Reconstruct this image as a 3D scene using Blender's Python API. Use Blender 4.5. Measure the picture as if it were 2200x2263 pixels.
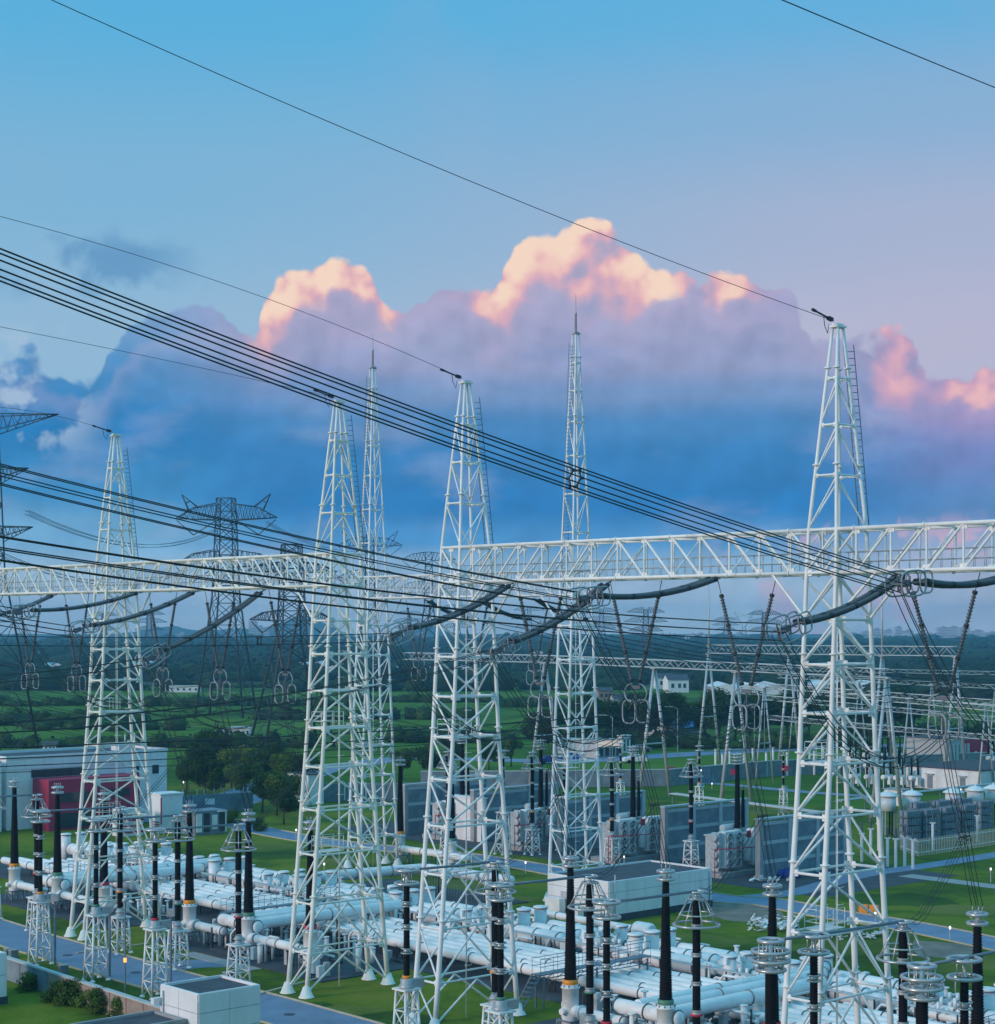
import bpy, math, random
from mathutils import Vector, Matrix
random.seed(7)
for _o in list(bpy.data.objects): bpy.data.objects.remove(_o)
SC = bpy.context.scene
COL = SC.collection
R = math.radians

# ------------------------------------------------------------------ camera
F, CX, HY, H = 4000.0, 1100.0, 1378.0, 25.2       # focal length and principal point in photo pixels, camera height
cam = bpy.data.cameras.new("camera")
cam.sensor_width = 36.0
cam.lens = 36.0 * F / 2263.0
cam.shift_y = (HY - 1131.5) / 2263.0
cam.clip_start, cam.clip_end = 0.5, 20000.0
camera = bpy.data.objects.new("camera", cam)
camera.location = (0, 0, H)
camera.rotation_euler = (R(90), 0, 0)
COL.objects.link(camera)
SC.camera = camera

# ------------------------------------------------------------------ light
SEEDX, SEEDY = 8.05, 0.9
HAZE = 0.00023
SUN_EL, SUN_AZ = 17.0, 240.0                       # degrees; azimuth clockwise from +Y
sl = bpy.data.lights.new("sun", 'SUN')
sl.energy = 2.0
sl.angle = R(14)
sl.color = (1.0, 0.76, 0.67)
sun = bpy.data.objects.new("sun", sl)
_sd = Vector((math.sin(R(SUN_AZ)) * math.cos(R(SUN_EL)), math.cos(R(SUN_AZ)) * math.cos(R(SUN_EL)), math.sin(R(SUN_EL))))
sun.rotation_euler = _sd.to_track_quat('Z', 'Y').to_euler()
sun.location = _sd * 300
COL.objects.link(sun)
SC.view_settings.view_transform = 'Standard'
SC.view_settings.look = 'None'
SC.view_settings.exposure = 0.0
SC.view_settings.gamma = 1.0
SC.view_settings.use_curve_mapping = False
SC.cycles.use_denoising = True
SC.cycles.max_bounces = 6
SC.cycles.diffuse_bounces = 3
SC.cycles.glossy_bounces = 2
SC.cycles.transparent_max_bounces = 8
SC.cycles.volume_bounces = 2
SC.cycles.sample_clamp_indirect = 4.0

def s2l(c):
    c = c / 255.0
    return c / 12.92 if c <= 0.04045 else ((c + 0.055) / 1.055) ** 2.4
def C(r, g, b): return (s2l(r), s2l(g), s2l(b), 1.0)

# ------------------------------------------------------------------ sky (world)
W = bpy.data.worlds.new("World")
SC.world = W
W.use_nodes = True
nt = W.node_tree
nt.nodes.clear()
def N(t, tree=None, **kw):
    n = (tree or nt).nodes.new(t)
    for k, v in kw.items(): setattr(n, k, v)
    return n
def L(a, b, tree=None): (tree or nt).links.new(a, b)
def math_(op, a, b=None, c=None, clamp=False, tree=None):
    n = N('ShaderNodeMath', tree, operation=op, use_clamp=clamp)
    for i, v in enumerate((a, b, c)):
        if v is None: continue
        if isinstance(v, (int, float)): n.inputs[i].default_value = v
        else: L(v, n.inputs[i], tree)
    return n.outputs[0]
def mixc(f, a, b, tree=None, blend='MIX'):
    n = N('ShaderNodeMix', tree, data_type='RGBA', blend_type=blend)
    for s, v in ((n.inputs[0], f), (n.inputs[6], a), (n.inputs[7], b)):
        if isinstance(v, (int, float)): s.default_value = v
        elif isinstance(v, tuple): s.default_value = v
        else: L(v, s, tree)
    return n.outputs[2]
def ramp(f, stops, tree=None, interp='EASE'):
    n = N('ShaderNodeValToRGB', tree)
    cr = n.color_ramp
    cr.interpolation = interp
    while len(cr.elements) < len(stops): cr.elements.new(0.5)
    for e, (p, c) in zip(cr.elements, stops): e.position = p; e.color = c
    L(f, n.inputs[0], tree)
    return n.outputs[0]
def mrange(v, a, b, c=0.0, d=1.0, smooth=True, tree=None):
    n = N('ShaderNodeMapRange', tree, interpolation_type='SMOOTHSTEP' if smooth else 'LINEAR')
    L(v, n.inputs[0], tree)
    for i, x in enumerate((a, b, c, d)):
        if isinstance(x, (int, float)): n.inputs[i + 1].default_value = x
        else: L(x, n.inputs[i + 1], tree)
    return n.outputs[0]
def noise(vec, scale, detail=6, rough=0.55, dist=0.0, tree=None):
    n = N('ShaderNodeTexNoise', tree)
    if tree is None: n.noise_dimensions = '2D'; vec = AE; detail = min(detail, 4)
    n.inputs['Scale'].default_value = scale; n.inputs['Detail'].default_value = detail
    n.inputs['Roughness'].default_value = rough; n.inputs['Distortion'].default_value = dist
    L(vec, n.inputs['Vector'], tree)
    return n.outputs['Fac']
def curve(v, pts):
    n = N('ShaderNodeFloatCurve')
    m = n.mapping
    cu = m.curves[0]
    while len(cu.points) < len(pts): cu.points.new(0.5, 0.5)
    for p, (x, y) in zip(cu.points, pts): p.location = (x, y); p.handle_type = 'AUTO_CLAMPED'
    m.update()
    L(v, n.inputs['Value'])
    return n.outputs[0]

tc = N('ShaderNodeTexCoord')
DIR = tc.outputs['Generated']
sep = N('ShaderNodeSeparateXYZ'); L(DIR, sep.inputs[0])
az = math_('ARCTAN2', sep.outputs[0], sep.outputs[1])                 # radians, 0 straight ahead
hyp = math_('SQRT', math_('ADD', math_('MULTIPLY', sep.outputs[0], sep.outputs[0]), math_('MULTIPLY', sep.outputs[1], sep.outputs[1])))
el = math_('DIVIDE', sep.outputs[2], math_('MAXIMUM', hyp, 0.02))     # tangent of the elevation
cx = N('ShaderNodeCombineXYZ'); L(az, cx.inputs[0]); L(math_('ARCTANGENT', el), cx.inputs[1])
AE = cx.outputs[0]
AZR = 0.30
azn = mrange(az, -AZR, AZR, 0, 1, smooth=False)
EM = 0.36
eln = mrange(el, 0.0, EM, 0, 1, smooth=False)
def AX(px): return (math.atan((px - CX) / F) + AZR) / (2 * AZR)
def EX(px, py): return (HY - py) / F * math.cos(math.atan((px - CX) / F)) / EM
def EV(py): return (HY - py) / F / EM

# clear sky: tall gradient, paler and pinker to the right
g_l = ramp(eln, [(0.0, C(178, 200, 222)), (EV(1200), C(146, 186, 222)), (EV(760), C(150, 190, 220)), (EV(420), C(128, 184, 220)), (EV(30), C(92, 180, 226)), (1.0, C(84, 180, 230))])
g_r = ramp(eln, [(0.0, C(184, 190, 216)), (EV(1200), C(180, 186, 216)), (EV(760), C(190, 188, 214)), (EV(520), C(172, 184, 214)), (EV(260), C(140, 180, 218)), (EV(30), C(104, 180, 226)), (1.0, C(96, 176, 226))])
clear = mixc(math_('MULTIPLY', mrange(az, -0.22, 0.26), mrange(az, 1.3, 0.4)), g_l, g_r)
zen = mrange(el, 0.36, 1.6)
clear = mixc(zen, clear, C(128, 222, 252))
nz = noise(DIR, 9.0, 5, 0.55)
wisp = mrange(nz, 0.5, 0.72)
clear = mixc(math_('MULTIPLY', wisp, 0.08), clear, C(172, 178, 206))

# cumulus detail: billowing noise over azimuth and elevation, sampled twice so that lit and shaded sides differ
grp = bpy.data.node_groups.new("billow", 'ShaderNodeTree')
grp.interface.new_socket(name="Vector", in_out='INPUT', socket_type='NodeSocketVector')
grp.interface.new_socket(name="Fac", in_out='OUTPUT', socket_type='NodeSocketFloat')
gi, go = N('NodeGroupInput', grp), N('NodeGroupOutput', grp)
warp = N('ShaderNodeTexNoise', grp, noise_dimensions='2D'); warp.inputs['Scale'].default_value = 20; warp.inputs['Detail'].default_value = 2
L(gi.outputs[0], warp.inputs['Vector'], grp)
wv = N('ShaderNodeVectorMath', grp, operation='SCALE'); L(warp.outputs['Color'], wv.inputs[0], grp); wv.inputs['Scale'].default_value = 0.011
wa = N('ShaderNodeVectorMath', grp, operation='ADD'); L(gi.outputs[0], wa.inputs[0], grp); L(wv.outputs[0], wa.inputs[1], grp)
acc = None
for sc_, am in ((24.0, 0.56), (56.0, 0.26), (130.0, 0.12)):
    v = N('ShaderNodeTexVoronoi', grp, feature='SMOOTH_F1' if sc_ < 100 else 'F1', voronoi_dimensions='2D'); v.inputs['Scale'].default_value = sc_
    if sc_ < 100: v.inputs['Smoothness'].default_value = 0.5
    L(wa.outputs[0], v.inputs['Vector'], grp)
    t = math_('MULTIPLY', math_('SUBTRACT', 0.62, v.outputs['Distance'], tree=grp), am, tree=grp)
    acc = t if acc is None else math_('ADD', acc, t, tree=grp)
nf = N('ShaderNodeTexNoise', grp, noise_dimensions='2D'); nf.inputs['Scale'].default_value = 60; nf.inputs['Detail'].default_value = 5; nf.inputs['Roughness'].default_value = .6
L(wa.outputs[0], nf.inputs['Vector'], grp)
acc = math_('ADD', acc, math_('MULTIPLY', math_('SUBTRACT', nf.outputs['Fac'], 0.5, tree=grp), 0.16, tree=grp), tree=grp)
L(acc, go.inputs[0], grp)
def billow(vec):
    n = N('ShaderNodeGroup'); n.node_tree = grp
    L(vec, n.inputs[0]); return n.outputs[0]
off = N('ShaderNodeVectorMath', operation='ADD'); off.inputs[1].default_value = (-0.005, 0.008, 0)
sd = N('ShaderNodeVectorMath', operation='ADD'); L(AE, sd.inputs[0]); sd.inputs[1].default_value = (SEEDX, SEEDY, 0)
L(sd.outputs[0], off.inputs[0])
b0, b1 = billow(sd.outputs[0]), billow(off.outputs[0])
relief = math_('SUBTRACT', b0, b1)

TOPS = [(-100, 800), (60, 790), (180, 800), (240, 745), (300, 690), (365, 662), (430, 652), (500, 690), (560, 715), (585, 660), (615, 612), (680, 588), (760, 575), (815, 580), (850, 632), (890, 652), (960, 650), (1040, 625), (1095, 605), (1120, 556), (1160, 518), (1215, 496), (1275, 504), (1335, 486), (1395, 508), (1440, 552), (1490, 594), (1550, 614), (1610, 592), (1650, 606), (1740, 640), (1775, 700), (1850, 718), (1950, 700), (2020, 728), (2060, 785), (2120, 780), (2160, 765), (2290, 755)]
top = math_('MULTIPLY', curve(azn, [(AX(x), EX(x, y)) for x, y in TOPS]), EM)
LIT = [(-100, .04), (250, .06), (480, .10), (570, .75), (620, 1), (820, 1), (870, .55), (915, .16), (1010, .22), (1080, .9), (1150, 1), (1440, 1), (1520, .5), (1570, .45), (1600, .8), (1660, .55), (1720, .15), (1860, .08), (1930, .45), (1965, .75), (2020, .6), (2060, .35), (2110, .75), (2290, .85)]
lit = curve(azn, [(AX(x), y) for x, y in LIT])
# signed depth inside the cloud (radians), with billowing edge
dep = math_('ADD', math_('SUBTRACT', top, el), math_('MULTIPLY', math_('SUBTRACT', b0, 0.27), 0.040))
mask = mrange(dep, -0.0012, 0.0035)
body = ramp(eln, [(0.0, C(186, 208, 226)), (EV(1310), C(176, 200, 224)), (EV(1245), C(146, 186, 220)), (EV(1195), C(76, 148, 208)), (EV(1120), C(36, 124, 194)), (EV(1010), C(52, 128, 192)), (EV(940), C(74, 136, 194)), (EV(870), C(118, 150, 198)), (EV(800), C(154, 162, 202)), (EV(680), C(166, 166, 204)), (EV(560), C(190, 178, 206)), (1.0, C(190, 182, 206))])
bodyR = ramp(eln, [(0.0, C(190, 198, 220)), (EV(1250), C(176, 188, 216)), (EV(1130), C(92, 138, 196)), (EV(1020), C(120, 136, 196)), (EV(920), C(160, 144, 196)), (EV(800), C(174, 156, 198)), (EV(700), C(158, 162, 204)), (1.0, C(190, 180, 206))])
body = mixc(mrange(az, 0.16, 0.27), body, bodyR)
bodyL = ramp(eln, [(0.0, C(184, 206, 226)), (EV(1300), C(174, 200, 226)), (EV(1190), C(122, 180, 220)), (EV(1090), C(62, 142, 200)), (EV(960), C(34, 126, 192)), (EV(840), C(70, 140, 198)), (EV(740), C(112, 158, 204)), (1.0, C(140, 172, 208))])
body = mixc(mrange(az, -0.10, -0.21), body, bodyL)
mpb = N('ShaderNodeMapping'); mpb.inputs['Scale'].default_value = (.55, 1.5, 1); L(AE, mpb.inputs[0])
bigt = N('ShaderNodeTexNoise', noise_dimensions='2D'); bigt.inputs['Scale'].default_value = 22; bigt.inputs['Detail'].default_value = 4; bigt.inputs['Roughness'].default_value = .5; L(mpb.outputs[0], bigt.inputs['Vector'])
big = bigt.outputs['Fac']
body = mixc(math_('MULTIPLY', mrange(big, 0.50, 0.78), 0.34), body, C(164, 176, 212))
body = mixc(math_('MULTIPLY', mrange(big, 0.50, 0.22), 0.22), body, C(54, 122, 188))
shade = math_('ADD', 1.0, math_('MULTIPLY', relief, 0.40))
sh = N('ShaderNodeVectorMath', operation='SCALE'); L(body, sh.inputs[0]); L(math_('MINIMUM', math_('MAXIMUM', shade, 0.86), 1.16), sh.inputs['Scale'])
body = sh.outputs[0]
# sunlit crowns
fr = mrange(dep, 0.066, 0.004)
lf = math_('MULTIPLY', fr, math_('ADD', 0.72, math_('MULTIPLY', relief, 2.6)), clamp=True)
lf = math_('MULTIPLY', lf, lit, clamp=True)
peach = mixc(mrange(lf, 0.35, 0.95), C(236, 176, 186), C(255, 222, 200))
pinkR = mixc(mrange(lf, 0.35, 0.95), C(216, 166, 192), C(248, 194, 194))
peach = mixc(mrange(az, 0.13, 0.19), peach, pinkR)
cloud = mixc(mrange(lf, 0.06, 0.62), body, peach)
# a nearer, shaded bank in front of the sunlit crowns
FRONT = [(-100, 850), (60, 830), (200, 835), (260, 770), (340, 725), (480, 706), (560, 738), (610, 742), (660, 690), (720, 652), (800, 650), (860, 676), (900, 668), (960, 652), (1030, 662), (1090, 700), (1130, 688), (1165, 648), (1230, 646), (1290, 676), (1380, 676), (1450, 640), (1540, 636), (1600, 660), (1680, 648), (1760, 690), (1850, 730), (1920, 842), (1980, 868), (2050, 850), (2110, 826), (2160, 846), (2290, 830)]
ftop = math_('MULTIPLY', curve(azn, [(AX(x), EX(x, y)) for x, y in FRONT]), EM)
fdep = math_('ADD', math_('SUBTRACT', ftop, el), math_('MULTIPLY', math_('SUBTRACT', b1, 0.26), 0.040))
fmask = mrange(fdep, -0.002, 0.008)
fsh = mixc(mrange(fdep, 0.0, 0.03), mixc(0.24, body, C(204, 188, 214)), body)
cloud = mixc(math_('MULTIPLY', fmask, 0.94), cloud, fsh)
sky = mixc(mask, clear, cloud)
# a few low pale puffs and dark shreds above the bank on the left
sh1 = math_('MULTIPLY', mrange(noise(DIR, 22, 6, 0.55, 0.2), 0.42, 0.62), math_('MULTIPLY', math_('MULTIPLY', mrange(el, 0.222, 0.198), mrange(el, 0.168, 0.186)), mrange(az, -0.15, -0.2)))
sky = mixc(math_('MULTIPLY', math_('MULTIPLY', sh1, math_('SUBTRACT', 1.0, mask)), 0.75), sky, C(92, 148, 196))
pf = math_('MULTIPLY', mrange(noise(DIR, 24, 6, 0.55, 0.1), 0.50, 0.60), mrange(az, -0.205, -0.245))
sky = mixc(math_('MULTIPLY', math_('MULTIPLY', pf, math_('MULTIPLY', mrange(el, 0.165, 0.145), mrange(el, 0.085, 0.105))), 0.8), sky, C(176, 200, 224))
pk = math_('MULTIPLY', mrange(noise(DIR, 34, 6, 0.55, 0.3), 0.54, 0.68), math_('MULTIPLY', mrange(el, 0.064, 0.046), mrange(az, 0.10, 0.17)))
sky = mixc(math_('MULTIPLY', pk, 0.62), sky, C(226, 178, 200))

st = N('ShaderNodeTexSky', sky_type='NISHITA', sun_disc=False, sun_elevation=R(SUN_EL), sun_rotation=R(SUN_AZ), altitude=30, air_density=1.0, dust_density=1.5, ozone_density=2.0)
bgn = N('ShaderNodeBackground'); L(st.outputs[0], bgn.inputs[0]); bgn.inputs[1].default_value = 0.06
bgc = N('ShaderNodeBackground'); L(sky, bgc.inputs[0]); bgc.inputs[1].default_value = 1.0
mixb = N('ShaderNodeMixShader'); mixb.inputs[0].default_value = 0.93
L(bgn.outputs[0], mixb.inputs[1]); L(bgc.outputs[0], mixb.inputs[2])
wo = N('ShaderNodeOutputWorld'); L(mixb.outputs[0], wo.inputs[0])
W.cycles.sampling_method = 'MANUAL'
W.cycles.sample_map_resolution = 512

# ------------------------------------------------------------------ materials
MATS = {}
def M(name, col, rough=0.6, metal=0.0, var=0.12, vscale=3.0, bump=0.0, bscale=20.0, dirt=None, emit=None, spec=0.4, stretch=(1, 1, 1), col2=None):
    m = bpy.data.materials.new(name)
    m.use_nodes = True
    t = m.node_tree
    p = t.nodes['Principled BSDF']
    p.inputs['Roughness'].default_value = rough
    p.inputs['Metallic'].default_value = metal
    p.inputs['Specular IOR Level'].default_value = spec
    tcn = N('ShaderNodeTexCoord', t)
    mp = N('ShaderNodeMapping', t); mp.inputs['Scale'].default_value = stretch
    g = N('ShaderNodeNewGeometry', t)
    L(g.outputs['Position'], mp.inputs[0], t)
    f = noise(mp.outputs[0], vscale, 5, 0.6, tree=t)
    c = tuple(col[:3]) + (1,)
    lo = tuple(x * (1 - var) for x in c[:3]) + (1,)
    hi = (tuple(min(1, x * (1 + var)) for x in c[:3]) + (1,)) if col2 is None else tuple(col2[:3]) + (1,)
    out = ramp(f, [(0.32, lo), (0.68, hi)], t, 'LINEAR')
    if dirt is not None:
        d = noise(mp.outputs[0], vscale * 0.37 + 0.05, 6, 0.65, tree=t)
        out = mixc(mrange(d, 0.55, 0.75, tree=t), out, tuple(dirt[:3]) + (1,), t)
    L(out, p.inputs['Base Color'], t)
    if bump:
        b = N('ShaderNodeBump', t); b.inputs['Strength'].default_value = bump; b.inputs['Distance'].default_value = 0.05
        L(noise(mp.outputs[0], bscale, 4, 0.6, tree=t), b.inputs['Height'], t)
        L(b.outputs[0], p.inputs['Normal'], t)
    if emit:
        p.inputs['Emission Color'].default_value = tuple(emit[:3]) + (1,)
        p.inputs['Emission Strength'].default_value = emit[3]
    MATS[name] = m
    return m
white = M('white_steel_paint', (.84, .85, .84), .42, 0, .09, 1.8, stretch=(1, 1, .25), dirt=(.52, .50, .44))
white2 = M('cream_steel_paint', (.84, .84, .77), .42, 0, .09, 1.8, stretch=(1, 1, .25), dirt=(.54, .50, .40))
galv = M('galvanised_steel', (.42, .44, .45), .45, .35, .15, 3)
gislt = M('grey_white_enclosure_paint', (.82, .845, .85), .36, 0, .08, 1.1, dirt=(.58, .60, .60))
gisfl = M('flange_grey', (.16, .19, .21), .5, .2, .1, 3)
drkst = M('dark_frame_steel', (.05, .065, .085), .55, .2, .15, 2)
black = M('black_silicone_rubber', (.008, .007, .010), .7, 0, .15, 4, spec=.12)
alum = M('aluminium_ring', (.52, .53, .54), .34, .55, .08, 4)
wire = M('weathered_conductor', (.045, .050, .060), .55, .3, .1, 4)
orange = M('orange_phase_paint', (.85, .30, .03), .45, 0, .05, 3)
green = M('green_phase_paint', (.10, .26, .18), .5, 0, .05, 3)
red = M('red_phase_paint', (.55, .025, .06), .5, 0, .05, 3)
porc = M('grey_glass_insulator', (.085, .105, .125), .3, 0, .15, 6)
joint = M('dark_metal_joint', (.035, .04, .05), .5, .3, .1, 4)
wallw = M('white_cladding', (.80, .82, .83), .55, 0, .08, .7, dirt=(.60, .61, .60), stretch=(1, 1, .4))
roofm = M('dark_roof_felt', (.07, .08, .10), .8, 0, .25, .9, bump=.3, bscale=5)
conc = M('pale_concrete', (.34, .35, .36), .85, 0, .12, .9, bump=.3, bscale=8)
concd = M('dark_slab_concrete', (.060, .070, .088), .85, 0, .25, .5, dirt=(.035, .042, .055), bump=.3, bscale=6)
asph = M('blue_grey_road', (.17, .235, .36), .55, 0, .14, .45, dirt=(.11, .155, .25), bump=.15, bscale=10, spec=.5)
kerbm = M('yellowed_kerb', (.48, .42, .30), .8, 0, .1, 2)
block = M('block_wall', (.19, .245, .29), .9, 0, .24, .8, bump=.5, bscale=6)
ringm = M('grey_ring_steel', (.34, .37, .40), .4, .3, .1, 4)
hwm = M('dark_line_hardware', (.15, .17, .20), .45, .4, .1, 4)
bandm = M('wall_band', (.46, .52, .55), .85, 0, .08, 1)
bricks = M('rendered_yard_wall', (.36, .27, .23), .9, 0, .15, .7, dirt=(.20, .17, .16), bump=.4, bscale=8)
redm = M('crimson_cladding', (.44, .028, .085), .55, 0, .08, .6)
glass = M('dark_window_glass', (.03, .045, .06), .12, 0, .05, 1, spec=.6)
steel = M('blue_grey_steel', (.20, .25, .30), .5, .25, .12, 2)
pylm = M('pylon_steel', (.06, .08, .11), .55, .3, .1, .2)
trunkm = M('bark', (.10, .075, .055), .9, 0, .2, 3)
leaf = M('leaves', (.025, .060, .012), .7, 0, .4, .45, col2=(.10, .17, .022), spec=.15)
leafd = M('dark_leaves', (.012, .036, .010), .7, 0, .4, .35, col2=(.050, .100, .018), spec=.1)
leafy = M('light_leaves', (.055, .115, .012), .7, 0, .4, .45, col2=(.22, .27, .03), spec=.15)
fanm = M('fan_grey', (.50, .54, .56), .5, .1, .1, 3)
lampg = M('lit_lamp', (.9, .9, .9), .4, emit=(1, .93, .86, 1.7))
lampo = M('lit_orange_lamp', (.9, .4, .1), .4, emit=(1, .30, .03, 2.2))
bluem = M('blue_tarp', (.03, .06, .30), .6, 0, .2, 2)
bluer = M('blue_sheet_roof', (.06, .20, .55), .5, 0, .1, .5)
farb = M('far_concrete', (.45, .46, .48), .8, 0, .1, .05)
farw = M('far_glasshouse', (.70, .74, .76), .5, 0, .08, .05)
hillm = M('wooded_hill', (.030, .045, .035), .9, 0, .2, .01)
soil = M('bare_soil', (.22, .19, .16), .95, 0, .25, .6, dirt=(.12, .13, .06), bump=.4, bscale=6)
polem = M('pole_steel', (.50, .53, .55), .45, .25, .1, 2)

def grass_material(name, cols, rowdir=None, small=.9):
    m = bpy.data.materials.new(name); m.use_nodes = True
    t = m.node_tree; p = t.nodes['Principled BSDF']
    p.inputs['Roughness'].default_value = .9; p.inputs['Specular IOR Level'].default_value = .15
    g = N('ShaderNodeNewGeometry', t)
    mp = N('ShaderNodeMapping', t); L(g.outputs['Position'], mp.inputs[0], t)
    a = noise(mp.outputs[0], .055, 6, .62, .4, tree=t)
    b = noise(mp.outputs[0], small, 5, .7, tree=t)
    c = noise(mp.outputs[0], .22, 4, .6, .8, tree=t)
    f = math_('ADD', math_('MULTIPLY', a, .62, tree=t), math_('ADD', math_('MULTIPLY', b, .16, tree=t), math_('MULTIPLY', c, .22, tree=t), tree=t), tree=t)
    out = ramp(f, [(.38, cols[0]), (.47, cols[1]), (.53, cols[2]), (.61, cols[3])], t, 'LINEAR')
    L(out, p.inputs['Base Color'], t)
    bp = N('ShaderNodeBump', t); bp.inputs['Strength'].default_value = .6; bp.inputs['Distance'].default_value = .12
    L(noise(mp.outputs[0], 3.0, 4, .7, tree=t), bp.inputs['Height'], t); L(bp.outputs[0], p.inputs['Normal'], t)
    return m
grass = grass_material('mown_grass', [(.030, .070, .006, 1), (.075, .130, .007, 1), (.135, .185, .009, 1), (.200, .210, .020, 1)])
def field_material():
    m = bpy.data.materials.new('far_fields'); m.use_nodes = True
    t = m.node_tree; p = t.nodes['Principled BSDF']
    p.inputs['Roughness'].default_value = .95; p.inputs['Specular IOR Level'].default_value = .1
    g = N('ShaderNodeNewGeometry', t)
    mp = N('ShaderNodeMapping', t); mp.inputs['Scale'].default_value = (.25, 1.0, 1); mp.inputs['Rotation'].default_value = (0, 0, R(-6))
    L(g.outputs['Position'], mp.inputs[0], t)
    a = noise(mp.outputs[0], .018, 5, .6, .3, tree=t)
    b = noise(mp.outputs[0], .12, 5, .65, .5, tree=t)
    f = math_('ADD', math_('MULTIPLY', a, .7, tree=t), math_('MULTIPLY', b, .3, tree=t), tree=t)
    out = ramp(f, [(.34, (.014, .040, .010, 1)), (.43, (.035, .095, .010, 1)), (.50, (.070, .165, .012, 1)), (.60, (.100, .190, .018, 1)), (.70, (.06, .10, .02, 1))], t, 'LINEAR')
    L(out, p.inputs['Base Color'], t)
    return m
fieldm = field_material()

plainm = M('dark_far_plain', (.010, .026, .016), .95, 0, .4, .006, col2=(.03, .065, .022), stretch=(.3, 1, 1))
capm = M('capacitor_grey', (.24, .30, .36), .5, .1, .15, 2)
grassdry = grass_material('dry_grass', [(.07, .11, .012, 1), (.12, .15, .02, 1), (.17, .18, .03, 1), (.21, .19, .05, 1)], small=1.6)
grassdark = grass_material('rank_grass', [(.02, .05, .006, 1), (.035, .08, .008, 1), (.05, .11, .01, 1), (.08, .13, .015, 1)], small=1.6)
leaff = M('deep_woodland_leaves', (.008, .022, .012), .8, 0, .4, .02, col2=(.022, .050, .018), spec=.1)

# ------------------------------------------------------------------ placing and mesh helpers
RZ = R(42.0)
BV, AV = Vector((math.cos(RZ), math.sin(RZ), 0)), Vector((-math.sin(RZ), math.cos(RZ), 0))
O = Vector((17.53, 93.24, 0))
def Y(b, a, z=0.0):                 # yard coordinates (across the gantry, along the gantry) to world
    v = O + BV * b + AV * a
    return Vector((v.x, v.y, z))
def toY(v):
    d = Vector((v[0], v[1], 0)) - O
    return d.dot(BV), d.dot(AV)
def G(px, py, z=0.0):               # the point of the plane at height z seen at a pixel of the photograph
    d = (H - z) * F / (py - HY)
    return Vector(((px - CX) / F * d, d, z))
def AT(px, py, d): return Vector(((px - CX) / F * d, d, H - (py - HY) / F * d))

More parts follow.
